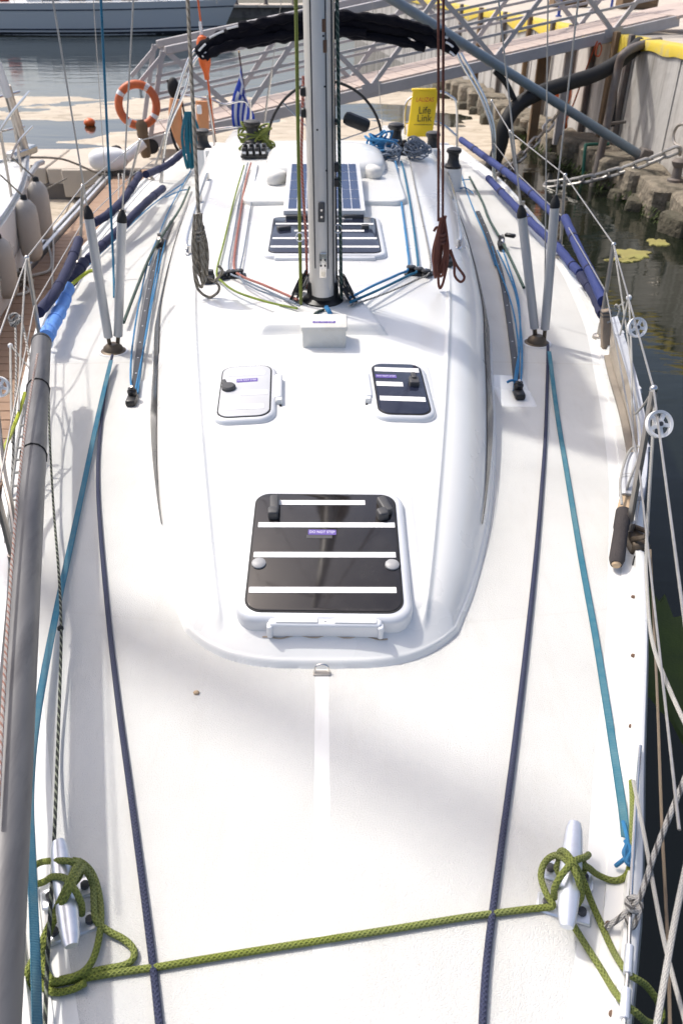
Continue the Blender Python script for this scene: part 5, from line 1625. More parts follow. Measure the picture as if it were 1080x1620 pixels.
for (u, v, lb, s) in ((438, 282, "white rolled cover tucked beside the solar panel near the green rope coil", -1), (588, 272, "white rolled cover tucked beside the solar panel near the blue rope coils", 1)):
    p = on(u, v, .07)
    m = MB(); m.ellipsoid(p, (.062, .10, .055), Matrix.Rotation(s * .5, 3, 'Z'), 18, 12, .7)
    tag(put("rolled_cover", m, "cushion_white"), lb, "cover")

# box at the mast foot
A = on(478, 551); B = on(547, 551); cx_ = (A.x + B.x) / 2; bw = B.x - A.x; bz = surf_z(cx_, A.y)
bx = thing("mast_box", (cx_, A.y + .09, bz), "cream plastic box at the mast foot with a purple sticker", "box")
Mb = frame_at(cx_, A.y + .075)
m = MB(); m.slab(rrect(bw, .14, .008, 3), Mb, -.03, .092, .004); put("box_body", m, "box_cream", bx)
m = MB(); m.slab(rrect(bw + .012, .155, .010, 3), Mb, .090, .111, .006); put("box_lid", m, "box_cream", bx)
m = MB(); m.slab(rrect(.11, .022, .002, 2), Mb @ Matrix.Translation((0, -.02, 0)), .111, .1125, 0); put("sticker", m, "label_purple", bx)
text_mesh("sticker_lettering", DN, .017, Mb @ Matrix.Translation((0, -.02, .1129)), "lettering_white", bx, xs=.85)

# grey pole lashed along the pontoon-side rail
pts = [at_z(66, 541, 1.60), at_z(-35, 2000, 1.64)]
a, b = pts[0], pts[-1]
sl = thing("deck_pole", a.lerp(b, .5), "thick scuffed grey aluminium pole lashed along the pontoon-side rail", "pole")
m = MB(); m.tube([a.lerp(b, i / 20) for i in range(21)], .047, 24); put("pole_tube", m, "scuffed_alu", sl)
dn = (a - b).normalized()
m = MB(); m.lathe([(.049, -.02), (.05, .0), (.045, .015), (.012, .025)], a, axis=dn, n=20); put("pole_cap", m, "black_plastic", sl)
m = MB(); m.box(a + dn * .035, (.03, .06, .03), None, .006); put("pole_eye", m, "steel", sl)
for f in (.16, .33):
    p = a.lerp(b, f); m = MB()
    x1 = dn.cross(Vector((0, 0, 1))).normalized(); z1 = x1.cross(dn)
    m.tube([p + (x1 * math.cos(q * .5236) + z1 * math.sin(q * .5236)) * .049 + dn * .012 * math.sin(q * .5236) for q in range(12)], .004, 6, closed=True)
    tag(put("lashing", m, "rope_black"), ("thin dark lashing round the grey pole close to its capped end", "thin dark lashing round the grey pole farther from its cap")[0 if f < .2 else 1], "lashing")

# jacklines: flat webbing along each side deck
def strap(name, pts, w, material, label, t=.003, tilt=None):
    q = catmull([on(u, v, h) for u, v, h in pts], 10)
    m = MB(); m.ribbon(q, w, t, up=[(tilt(i / len(q)) if tilt else (0, 0, 1)) for i in range(len(q))]); return tag(put(name, m, material), label, "strap")
strap("jackline", [(868, 556, .05), (880, 650, .012), (898, 760, .006), (918, 880, .006), (940, 1000, .006), (958, 1110, .006), (972, 1200, .008), (984, 1280, .02), (989, 1325, .035)], .0225, "teal_webbing", "flat teal webbing strap along the quay-side deck to the toe rail")
strap("jackline", [(176, 570, .05), (155, 660, .03), (128, 790, .02), (104, 900, .02), (86, 985, .03), (66, 1090, .05), (54, 1170, .07), (49, 1230, .08), (48, 1300, .09), (52, 1400, .10), (56, 1500, .10), (60, 1640, .10)], .023, "sky_webbing", "flat teal webbing strap along the pontoon-side deck by the grey pole", tilt=lambda f: (sstep((f - .45) / .25) * .9, 0, 1))
# lashing at the quay-side strap's end
c = on(991, 1345, .04)
kn = thing("strap_lashing", c, "blue cord knot lashing the quay-side webbing strap to the toe rail", "knot")
for pts in ([(985, 1300, .03), (992, 1330, .045), (986, 1350, .05), (996, 1362, .04), (990, 1340, .05)], [(996, 1350, .04), (988, 1358, .045), (978, 1366, .03), (973, 1370, .02)], [(992, 1352, .03), (1000, 1375, .03), (1004, 1392, .03)], [(988, 1330, .045), (997, 1345, .05), (990, 1362, .05), (998, 1368, .045), (993, 1352, .05)]):
    m = MB(); m.tube(catmull([on(u, v, h) for u, v, h in pts], 6), .0055, 7); put("cord_run", m, "rope_blue", kn)

# navy control lines on the deck
rope("deck_line", [deckline([(178, 562, .05), (168, 610), (158, 690), (155, 760), (160, 850), (172, 980), (187, 1110), (206, 1250), (226, 1400), (240, 1510), (250, 1600), (258, 1680)], .010)], .0085, "rope_navy", "dark navy rope running along the pontoon side of the foredeck")
rope("deck_line", [deckline([(866, 546, .05), (865, 600), (862, 690), (854, 800), (845, 900), (830, 1040), (812, 1190), (792, 1340), (775, 1470), (766, 1560), (760, 1680)], .010)], .0085, "rope_navy", "dark navy rope running along the quay side of the foredeck")
# thin flecked cord left
rope("flecked_rope", [[on(u, v, h) for u, v, h in ((77, 600, .18), (79, 690, .10), (85, 800, .05), (93, 900, .05), (97, 985, .06), (96, 1060, .04), (91, 1200, .02), (86, 1330, .06), (80, 1440, .09), (75, 1530, .05), (71, 1640, .03))]], .0048, "rope_black_fleck", "thin black flecked cord lying beside the pontoon-side webbing strap")
m = MB(); m.ellipsoid(on(96, 994, .06), (.011, .011, .011), None, 8, 6); tag(put("cord_knot", m, "rope_black_fleck"), "tiny dark knot tied in the thin flecked cord", "knot")
rope("furling_cord", [[at_z(u, v, 1.70) for u, v in ((60, 560), (46, 640), (33, 740), (22, 860), (12, 1000), (4, 1140), (-4, 1300))]], .005, "rope_white_red", "white and red flecked cord stretched along the outside of the grey pole")

# green mooring rope, cleat to cleat
GR = .0079
rp = [deckline([(248, 1530), (380, 1508), (500, 1489), (620, 1470), (730, 1452), (820, 1440), (858, 1436), (874, 1432, .03), (863, 1413, .035), (855, 1385, .035), (863, 1362, .045), (882, 1353, .075), (903, 1370, .115), (914, 1392, .11), (919, 1415, .07), (913, 1430, .03)], .010),
      [on(*q) for q in ((930, 1352, .05), (925, 1356, .09), (907, 1363, .118), (888, 1384, .115), (877, 1404, .08), (876, 1420, .035))],
      [on(*q) for q in ((884, 1366, .04), (884, 1350, .08), (892, 1347, .105), (907, 1366, .12), (922, 1393, .075), (934, 1425, .03), (950, 1462, .012), (966, 1498, .014), (982, 1526, .05), (996, 1543, .062))],
      [on(*q) for q in ((905, 1462, .012), (925, 1494, .011), (948, 1530, .011), (966, 1560, .02), (980, 1580, .06), (992, 1592, .062))] + [at_z(1006, 1603, 1.39), at_z(1020, 1615, 1.35), at_z(1036, 1620, 1.31), at_z(1046, 1606, 1.3), at_z(1040, 1585, 1.32), at_z(1022, 1560, 1.36), at_z(1006, 1549, 1.395), at_z(996, 1543, 1.405)],
      [on(*q) for q in ((906, 1366, .09), (926, 1370, .07), (945, 1384, .02), (970, 1393, .014), (988, 1387, .016), (996, 1368, .035), (999, 1320, .045), (1000, 1270, .04), (998, 1236, .04))],
      [on(*q) for q in ((886, 1360, .06), (880, 1372, .04), (886, 1385, .03), (900, 1395, .03), (916, 1385, .04), (925, 1372, .05), (918, 1360, .06))]]
lp_ = [deckline([(248, 1530), (190, 1538), (130, 1548), (85, 1556), (42, 1563)], .010),
       [on(*q) for q in ((116, 1361, .085), (132, 1366, .06), (148, 1385, .035), (158, 1420, .02), (160, 1460, .018), (152, 1505, .02), (138, 1532, .025), (115, 1546, .026), (85, 1552, .02), (70, 1530, .02), (66, 1505, .02))],
       [on(*q) for q in ((122, 1366, .10), (138, 1380, .06), (147, 1400, .03), (149, 1430, .03), (152, 1455, .028), (170, 1472, .015), (196, 1486, .012), (211, 1501, .012), (211, 1516, .012), (196, 1527, .012), (160, 1534, .012), (125, 1543, .02), (95, 1550, .02))],
       [on(*q) for q in ((130, 1374, .085), (112, 1363, .115), (88, 1362, .09), (66, 1364, .05), (50, 1374, .05), (46, 1388, .05), (56, 1398, .05), (70, 1395, .07), (84, 1387, .10), (104, 1390, .118), (119, 1408, .11), (129, 1430, .07), (130, 1446, .03))],
       [on(*q) for q in ((126, 1362, .09), (118, 1376, .115), (106, 1402, .118), (93, 1430, .085), (80, 1460, .045), (62, 1500, .03), (45, 1534, .03), (40, 1560, .02))],
       [on(*q) for q in ((132, 1370, .085), (122, 1384, .11), (110, 1408, .115), (95, 1438, .08), (80, 1470, .04), (66, 1505, .025), (60, 1535, .02), (68, 1560, .015), (88, 1570, .012), (115, 1565, .012), (135, 1555, .02))],
       [on(*q) for q in ((88, 1380, .04), (98, 1395, .03), (112, 1400, .03), (124, 1390, .04), (128, 1376, .06), (118, 1364, .085))]]
rope("mooring_rope", rp + lp_, GR, "rope_olive", "olive green mooring rope stretched between and hitched round both bow cleats", n=10)

# striped rope and steel wire at the quay-side bow
sw = thing("rail_wire", on(1004, 1300, .07), "steel wire with turnbuckle running along the quay-side toe rail", "wire")
q = [on(1012, 1180, .05), on(1006, 1260, .06), on(998, 1400, .07), on(994, 1495, .07)]
m = MB(); m.tube(catmull(q, 6), .0045, 8); put("wire_run", m, "steel", sw)
m = MB(); m.tube([on(995, 1497, .07), on(992, 1540, .07)], .0095, 10); put("swage", m, "cleat_alu", sw)
m = MB(); m.tube([on(992, 1540, .07), on(990, 1565, .07)], .005, 8); put("thread", m, "steel", sw)
m = MB(); m.tube([on(990, 1565, .07), on(987, 1612, .07)], .0105, 10); put("swage", m, "cleat_alu", sw)
m = MB(); m.tube([on(987, 1612, .07), on(985, 1680, .07)], .005, 8); put("thread", m, "steel", sw)
K = on(999, 1432, .07)
rope("striped_rope", [[at_z(1100, 1190, 1.62), at_z(1065, 1275, 1.55), at_z(1035, 1350, 1.48), at_z(1012, 1418, 1.43), K],
     [K + Vector((.012, 0, .01)), on(1010, 1428, .08), on(1008, 1442, .075), on(994, 1436, .085), on(992, 1424, .07), on(1004, 1420, .085), on(1012, 1434, .08), on(1003, 1462, .06), on(994, 1466, .05), on(991, 1448, .06)],
     [on(994, 1440, .07), on(980, 1452, .05), on(966, 1462, .03), on(957, 1468, .02)]], .0068, "rope_white_fleck", "white rope with dark flecks knotted to the steel wire at the bow")
rope("white_line", [[at_z(1001, 1235, 1.42), at_z(1018, 1320, 1.44), at_z(1050, 1490, 1.46), at_z(1095, 1660, 1.5)]], .005, "rope_white", "white cord dropping past the bow rope outside the quay-side toe rail")
rope("white_line", [[at_z(1100, 1300, 1.62), at_z(1072, 1430, 1.58), at_z(1052, 1540, 1.55), at_z(1032, 1660, 1.52)]], .0065, "rope_white", "thick white cord crossing the other cord near the green rope loop")
rope("tan_cord", [[at_z(1028, 870, 1.45), at_z(1038, 1080, 1.42), at_z(1046, 1300, 1.38), at_z(1055, 1480, 1.35), at_z(1060, 1660, 1.33)]], .004, "rope_tan", "thin tan cord running along the outside of the quay-side rail")
rope("white_line", [[at_y(1036, 622, 2.66), at_z(1030, 720, 1.75), at_z(1022, 860, 1.50), at_z(1022, 920, 1.47), at_z(1030, 1010, 1.52), at_z(1058, 1090, 1.60), at_z(1100, 1180, 1.68)]], .0058, "rope_white", "white plastic covered line bending round outside the stowed gangplank handle")
rope("white_line", [[RT[1], at_y(990, 520, 4.25), at_y(1001, 600, 3.75), at_z(1012, 690, 1.55), at_z(1014, 740, 1.45)]], .005, "rope_white", "white cord slanting from the second stanchion down to the gangplank")
rope("white_line", [[at_y(994, 472, 4.4), at_y(998, 560, 4.0), at_y(999, 640, 3.5), at_y(1004, 760, 3.0)]], .005, "rope_white", "white cord hanging from the small knob beside the upper spoked wheel")
rope("white_line", [[at_y(993, 473, 4.4), at_y(980, 530, 4.25)]], .005, "rope_white", "short white cord between the small knob and the gangplank top")
rope("white_line", [[at_y(1032, 618, 2.68), at_y(1018, 640, 2.9), at_y(1004, 655, 3.1)]], .005, "rope_white", "short white cord from the stanchion over the oar to the boarding plank")
m = MB(); m.ellipsoid(at_y(994, 471, 4.4), (.016, .016, .016), None, 10, 8); tag(put("cord_stopper", m, "white_plastic"), "small white stopper knob on the lifeline above the upper spoked wheel", "knob")
# spoked wheels threaded on the lifelines
def spoked_wheel(c, r, axis, label):
    t = thing("spoked_wheel", c, label, "wheel", "white spoked wheels threaded on the lifelines")
    ax = Vector(axis).normalized(); a1 = ax.cross(Vector((0, 0, 1))).normalized(); a2 = ax.cross(a1)
    m = MB()
    prof = [(r * .80, -.007), (r, -.009), (r, .009), (r * .80, .007), (r * .80, -.007)]
    rows = []
    for h_ in prof: rows.append([c + ax * h_[1] + (a1 * math.cos(2 * math.pi * k / 36) + a2 * math.sin(2 * math.pi * k / 36)) * h_[0] for k in range(36)])
    m.grid(rows, True); put("rim", m, "white_plastic", t)
    for k in range(5):
        an = 2 * math.pi * k / 5 + .4; d = a1 * math.cos(an) + a2 * math.sin(an)
        m = MB(); m.bar(c + d * r * .15, c + d * r * .84, r * .26, .010, up=ax); put("spoke", m, "white_plastic", t)
    m = MB(); m.lathe([(r * .30, -.011), (r * .30, .011)], c, axis=ax, n=18); put("hub", m, "white_plastic", t)
    m = MB(); m.lathe([(.008, -.013), (.008, .013)], c, axis=ax, n=8); put("bore", m, "charcoal_plastic", t)
    return t
lw = RT[0] - RT[1]
f_ = .62
spoked_wheel(at_y(1007, 518, 3.62), .046, (.15, -.85, .45), "white spoked wheel on the lifeline over the meshed boarding plank")
spoked_wheel(at_y(1042, 671, 2.42), .046, (.15, -.80, .55), "white spoked wheel on the lifeline beside the stanchion above the black oar grip")
spoked_wheel(at_y(0, 612, 3.35), .046, (-.1, -.9, .35), "white spoked wheel on the lifeline over the brown plank pontoon")

# stowed gangplank on edge outside the quay-side lifelines
gpk = thing("gangplank", Vector((1.62, 3.6, 1.3)), "curved boarding plank with meshed tread stowed on edge along the quay-side rail", "gangplank")
top = [(967, 505, .27), (980, 545, .25), (996, 600, .23), (1006, 650, .22), (1012, 700, .21), (1010, 750, .20), (1004, 790, .19)]
bot = [(962, 568, .02), (970, 600, .02), (985, 650, .02), (996, 700, .02), (1002, 740, .02), (1002, 790, .02), (998, 830, .02)]
tp = catmull([at_z(u, v, 1.25 + h - .06) for u, v, h in top], 6); bt = catmull([on(u, v, .055) for u, v, h in bot], 6)
m = MB()
dist = [0]
for i in range(1, len(tp)): dist.append(dist[-1] + (tp[i] - tp[i - 1]).length)
for i in range(len(tp) - 1):
    m.add([bt[i], bt[i + 1], tp[i + 1], tp[i]], [[0, 1, 2, 3]], [[(0, dist[i]), (0, dist[i + 1]), (1, dist[i + 1]), (1, dist[i])]])
    o_ = Vector((.02, 0, 0))
    m.add([bt[i] + o_, bt[i + 1] + o_, tp[i + 1] + o_, tp[i] + o_], [[3, 2, 1, 0]], [[(0, dist[i]), (0, dist[i + 1]), (1, dist[i + 1]), (1, dist[i])]])
put("tread", m, "tread_mesh", gpk)
m = MB(); m.ribbon([p + Vector((.012, 0, .004)) for p in tp], .042, .022, up=(-.35, 0, 1)); put("upper_rail", m, "grey_cover", gpk)
m = MB(); m.ribbon([p + Vector((-.012, 0, .012)) for p in bt], .03, .026, up=(-.2, 0, 1)); put("lower_rail", m, "taupe_rail", gpk)
for k in (4, 14, 25):
    m = MB(); m.ribbon([tp[k] + Vector((.012, .0, .004)), tp[k] + Vector((.012, -.03, .004))], .046, .026, up=(-.35, 0, 1)); put("tape_wrap", m, "white_film", gpk)
# timber block at the far end
b0 = on(958, 553, 0); b0.x = min(b0.x, beam(b0.y) - .02)
wb_ = thing("timber_block", b0, "short weathered timber block standing at the far end of the boarding plank", "block")
tpz = at_y(958, 490, b0.y + .02)
m = MB(); m.bar(b0 + Vector((0, 0, .0)), tpz, .055, .05, up=(0, 1, 0), bev=.005); put("block", m, "weathered_wood", wb_)
for f in (.86, .95):
    q = b0.lerp(tpz, f); m = MB(); m.box(q, (.060, .056, .008), None, .002); put("band", m, "charcoal_plastic", wb_)
rope("white_knot", [[b0.lerp(tpz, .8) + Vector((.0, -.03, -.02)), b0.lerp(tpz, .85) + Vector((.05, -.03, 0)), b0.lerp(tpz, .95) + Vector((.07, -.02, .02)), b0.lerp(tpz, 1.0) + Vector((.055, 0, .03)), b0.lerp(tpz, .93) + Vector((.05, .01, .03)), b0.lerp(tpz, .95) + Vector((.075, 0, .04)), b0.lerp(tpz, 1.02) + Vector((.10, 0, .04))],
     [b0.lerp(tpz, .5) + Vector((.05, -.03, 0)), b0.lerp(tpz, .25) + Vector((.04, -.035, 0)), b0.lerp(tpz, .15) + Vector((.05, -.03, 0))]], .006, "rope_white", "white rope knotted round the top of the timber block")
# split handle with black grip
h0, h1, h2, h3 = at_y(1004, 722, 2.86), at_y(992, 786, 2.72), at_y(985, 812, 2.66), on(974, 893, .035)
hd = thing("oar", h3, "broken wooden oar with black foam grip and white wrapped shaft leaning on the quay-side rail", "oar")
m = MB(); m.tube([h0, h0.lerp(h1, .5), h1], [.036, .037, .034], 14); put("white_wrap", m, "white_film", hd)
for f in (.2, .26):
    m = MB(); m.tube([h1.lerp(h0, f + .2), h1.lerp(h0, f + .22)], .0375, 14); put("wrap_line", m, "grey_plastic", hd)
dh = (h2 - h1).normalized()
for dx, L_ in ((-.012, .10), (.013, .12)):
    m = MB(); m.tube([h1 + Vector((dx, 0, 0)) - dh * .02, h1 + Vector((dx, 0, 0)) + dh * L_ * .6, h1 + Vector((dx * .8, 0, 0)) + dh * L_], [.017, .016, .010], 7); put("split_wood", m, "raw_wood", hd)
m = MB(); m.tube([h2 + (h2 - h3).normalized() * .01, h2.lerp(h3, .3), h2.lerp(h3, .32), h2.lerp(h3, .9), h3], [.029, .030, .027, .029, .022], 16); put("grip", m, "foam_grip", hd)
m = MB(); m.lathe([(.018, 0), (.014, .008), (.004, .01)], h3, axis=(h3 - h2), n=10); put("wood_tip", m, "raw_wood", hd)
rope("white_lanyard", [[at_y(990, 786, 2.72), at_y(992, 770, 2.72), at_y(1002, 742, 2.75), at_y(1012, 716, 2.8), at_y(1008, 706, 2.85), at_y(996, 712, 2.85), at_y(986, 735, 2.8), at_y(980, 765, 2.7), at_y(983, 798, 2.6)]], .005, "rope_white", "white lanyard looped above the oar with the black grip")
p = on(1003, 868, 0)
br = thing("rail_bracket", p, "dark stained bracket at the stanchion foot beside the black oar grip", "bracket")
m = MB(); m.box(p + Vector((0, 0, .03)), (.07, .12, .06), None, .01); put("bracket_body", m, "dark_bronze", br)
m = MB(); m.tube(catmull([p + Vector((-.03, -.02, .06)), p + Vector((0, -.05, .09)), p + Vector((.03, .0, .08)), p + Vector((.0, .05, .07))], 5), .010, 7); put("shackle", m, "dark_bronze", br)
rope("thin_wire", [[on(1000, 895, .01), on(1004, 880, .03), on(1008, 900, .02)], ], .003, "rope_black", "short black wire end curling on the deck below the dark bracket")

# left rail tangle of cords
def cord(name, pts, r, mt, lb): return rope(name, [[at_y(u, v, y) for u, v, y in pts]], r, mt, lb)
cord("white_line", ((42, 408, 4.67), (38, 470, 4.3), (33, 560, 3.9), (30, 650, 3.4)), .0055, "rope_white", "white cord hanging from the pontoon-side stanchion top over the planks")
cord("flecked_line", ((25, 515, 4.2), (26, 600, 3.7), (22, 700, 3.2), (18, 800, 2.9)), .006, "rope_white_fleck", "dark flecked white rope hanging below the knot over the planks")
t = thing("rope_knot", at_y(25, 506, 4.2), "white rope knot tied on the pontoon-side lifeline over the planks", "knot")
for k in range(3):
    c = at_y(25 + (k - 1) * 2, 504 + 3 * k, 4.2); m = MB(); m.tube([c + Vector((math.cos(a) * .028, math.sin(a) * .015, math.sin(a + k) * .022)) for a in [i * .628 for i in range(10)]], .008, 7, closed=True); put("turn", m, "rope_white_fleck", t)
cord("white_line", ((35, 508, 4.2), (44, 550, 3.9), (52, 590, 3.6), (57, 630, 3.3), (48, 640, 3.2)), .006, "rope_white_fleck", "flecked white rope curving from the knot to the grey pole")
cord("white_line", ((17, 546, 4.0), (18, 620, 3.6), (20, 700, 3.2)), .006, "rope_white", "straight white cord hanging from a stopper over the planks")
cord("white_line", ((17, 546, 4.0), (35, 568, 3.9), (48, 585, 3.8), (52, 605, 3.6)), .005, "rope_white", "slack white cord from the stopper to the pole lashing")
cord("white_line", ((65, 533, 4.5), (56, 580, 4.0), (50, 620, 3.7), (44, 660, 3.4), (36, 720, 3.1), (24, 860, 2.6), (8, 1000, 2.2), (4, 1080, 2.0)), .006, "rope_white", "long white cord running down along the outside of the grey pole")
cord("yellow_strap", ((40, 622, 3.6), (30, 655, 3.4), (16, 690, 3.2), (0, 725, 3.0)), .009, "rope_yellow", "yellow green rope slanting across the pontoon-side lifelines")
cord("steel_bar", ((-6, 640, 3.0), (6, 745, 2.75), (18, 800, 2.6), (26, 850, 2.5)), .012, "steel_dull", "dull steel stay outside the pontoon-side rail below the planks")
m = MB(); m.ellipsoid(at_y(17, 547, 4.0), (.014, .014, .014), None, 10, 8); tag(put("cord_stopper", m, "white_plastic"), "small white stopper knob on the pontoon-side lifeline", "knob")
t = thing("rope_ladder", at_y(30, 760, 2.85), "pale rope ladder with short rungs stowed outside the grey pole", "ladder")
la = [at_y(u, v, y) for u, v, y in ((46, 640, 3.3), (36, 700, 3.1), (26, 780, 2.85), (14, 880, 2.5), (6, 960, 2.3))]
for off in (-.02, .02):
    m = MB(); m.tube(catmull([p + Vector((off, 0, 0)) for p in la], 6), .005, 6); put("side_rope", m, "rope_white", t)
lc = catmull(la, 8)
for k in range(1, len(lc) - 1, 2):
    m = MB(); m.tube([lc[k] + Vector((-.022, 0, 0)), lc[k] + Vector((.022, 0, .004))], .0055, 6); put("rung", m, "rope_white", t)
rope("light_blue_line", [[on(u, v, .02) for u, v in ((78, 545), (92, 500), (118, 452), (140, 420), (190, 372), (240, 325), (290, 290))]], .006, "rope_blue", "light blue line along the pontoon-side deck edge under the sleeves")
cord("lime_tie", ((110, 455, 5.5), (122, 443, 5.6), (140, 430, 5.7), (150, 428, 5.7)), .012, "rope_yellow", "lime yellow tie at the end of the light blue wrapped sleeve")
rope("blue_halyard", [[on(181, 470, .02), at_y(178, 380, 6.1), at_y(160, 0, 6.1) + Vector((0, 0, 0)), at_y(160, 0, 6.1) + (at_y(160, 0, 6.1) - at_y(178, 380, 6.1)) * 2]], .0085, "rope_blue_dark", "blue halyard rising beside the pontoon-side shroud tubes")

# genoa sheets and car lines
rope("car_line", [deckline([(213, 628), (207, 600), (210, 545), (222, 470), (236, 410), (248, 380)], .03), deckline([(218, 622), (226, 560), (237, 490), (247, 430), (252, 395)], .03), deckline([(213, 625), (223, 575), (241, 480), (254, 415), (262, 380)], .035)], .0058, "rope_blue", "light blue line rove along the pontoon-side genoa track")
rope("car_line", [deckline([(812, 618), (815, 590), (822, 540), (820, 480), (810, 440), (795, 396)], .03), deckline([(822, 618), (825, 570), (823, 520), (815, 465), (800, 425), (786, 396)], .035), deckline([(815, 610), (820, 560), (813, 500), (800, 455), (786, 420), (778, 390)], .03)], .0058, "rope_blue", "light blue line rove along the quay-side genoa track")
m = MB(); q = on(813, 605, .05); m.tube(catmull([q + Vector((-.04, 0, 0)), q + Vector((-.015, 0, .012)), q + Vector((.015, .01, .0)), q + Vector((.03, 0, .012))], 5), .007, 7); tag(put("line_knot", m, "rope_blue"), "blue knot at the front end of the quay-side genoa track", "knot")
rope("genoa_sheet", [deckline([(196, 510, .05), (215, 460, .05), (238, 405, .06), (262, 365, .08), (285, 330, .05), (300, 296, .04)], .05)], .011, "rope_green_dark", "dark thick genoa sheet led aft beside the pontoon-side track")
rope("genoa_sheet", [deckline([(828, 455, .05), (812, 420, .05), (795, 385, .06), (772, 345, .08), (762, 318, .05), (742, 280, .04)], .05)], .011, "rope_green_dark", "dark thick genoa sheet led aft beside the quay-side track")
rope("side_line", [deckline([(236, 420), (262, 345), (285, 300), (303, 268)], .02), deckline([(262, 312), (285, 302), (297, 300)], .03)], .006, "rope_blue", "light blue line on the pontoon-side deck running aft to the cockpit")
rope("side_line", [deckline([(783, 420), (765, 370), (748, 330), (735, 295), (728, 270)], .02), deckline([(730, 285), (742, 284), (748, 288)], .03), deckline([(727, 298), (738, 298), (748, 306)], .03)], .006, "rope_blue", "light blue line on the quay-side deck running aft to the cockpit")

# lines from the mast foot to organisers and clutches
def lead(us, r, mt, lb): return rope("control_line", [[on(u, v, h) for u, v, h in us]], r, mt, lb)
lead(((470, 474, .07), (420, 452, .05), (385, 438, .035), (371, 425, .025), (372, 395, .02), (380, 340, .02), (388, 290, .02), (397, 258, .05)), .0075, "rope_red", "red control line from the mast foot to the pontoon-side clutches")
lead(((468, 480, .07), (425, 461, .05), (380, 440, .035), (362, 425, .025), (370, 370, .02), (382, 300, .02), (392, 258, .05)), .006, "rope_grey_blue", "grey blue control line beside the red one on the roof")
lead(((470, 488, .06), (420, 477, .045), (375, 462, .03), (352, 446, .03), (343, 430, .025), (355, 380, .02), (372, 310, .02), (386, 262, .05)), .0065, "rope_lime", "lime green control line outermost of the pontoon-side roof lines")
lead(((474, 484, .07), (440, 470, .05), (400, 455, .04), (380, 436, .03), (387, 390, .02), (398, 320, .02), (408, 262, .05)), .005, "rope_grey_blue", "thin pale control line closest to the solar panel on the pontoon side")
lead(((552, 472, .07), (590, 452, .05), (630, 434, .035), (646, 424, .025), (644, 390, .02), (636, 330, .02), (628, 270, .02), (625, 255, .05)), .0075, "rope_blue", "bright blue control line from the mast foot to the quay-side clutches")
lead(((554, 478, .07), (600, 458, .05), (645, 436, .035), (660, 426, .025), (658, 390, .02), (648, 320, .02), (638, 268, .02), (634, 255, .05)), .0075, "rope_blue_dark", "darker blue control line beside the bright blue one on the roof")
lead(((552, 484, .06), (610, 464, .045), (660, 442, .03), (678, 432, .03), (680, 410, .02), (668, 350, .02), (655, 290, .02), (648, 255, .05)), .005, "rope_white_fleck", "thin white flecked control line outermost of the quay-side roof lines")
# halyards on the mast
def up(u0, v0, y0, u1, v1, y1, k=6): 
    a, b = at_y(u0, v0, y0), at_y(u1, v1, y1); return [a, b, b + (b - a) * k]
rope("halyard", [up(476, 482, 4.2, 468, 0, 4.22)], .0085, "rope_olive", "olive green halyard beside the pontoon-side face of the mast")
rope("halyard", [up(540, 480, 4.25, 533, 0, 4.27)], .0085, "rope_green_dark", "dark green flecked halyard beside the quay-side face of the mast")
rope("halyard", [up(532, 470, 4.36, 526, 0, 4.38)], .008, "rope_black", "black halyard close against the quay-side face of the mast")
rope("halyard", [up(530, 440, 4.40, 523, 60, 4.42)], .005, "rope_teal", "teal halyard tucked behind the quay-side edge of the mast")
rope("halyard", [[at_y(486, 470, 4.45), at_y(484, 380, 4.45), at_y(479, 300, 4.45), at_y(477, 240, 4.45), at_y(480, 120, 4.46)]], .007, "rope_red", "red halyard behind the pontoon-side edge of the mast")
for (u, v, lb) in ((474, 375, "small white ring on the olive halyard in front of the hatch"), (534, 362, "small steel ring on the dark green halyard")):
    c = at_y(u, v, 4.19 if u < 500 else 4.24); m = MB(); m.tube([c + Vector((math.cos(a) * .019, 0, math.sin(a) * .022)) for a in [i * .524 for i in range(12)]], .003, 6, closed=True); tag(put("rope_ring", m, "white_plastic" if u < 500 else "steel"), lb, "ring")
# tie ends around the mast foot
rope("mast_tie", [[at_y(512, 490, 4.12), at_y(500, 495, 4.08), at_y(488, 508, 4.08)], [at_y(515, 488, 4.12), at_y(522, 495, 4.08), at_y(536, 508, 4.10)]], .007, "rope_green_dark", "dark tie cords across the front of the mast foot")
rope("mast_tie", [[at_y(516, 486, 4.12), at_y(520, 492, 4.08), at_y(524, 500, 4.08)]], .012, "rope_blue", "short blue tie knot at the front of the mast foot")
rope("thin_wire", [[at_y(520, 512, 4.08), at_y(535, 508, 4.06), at_y(548, 515, 4.08)]], .003, "wire", "thin wire end sticking out above the mast foot box")

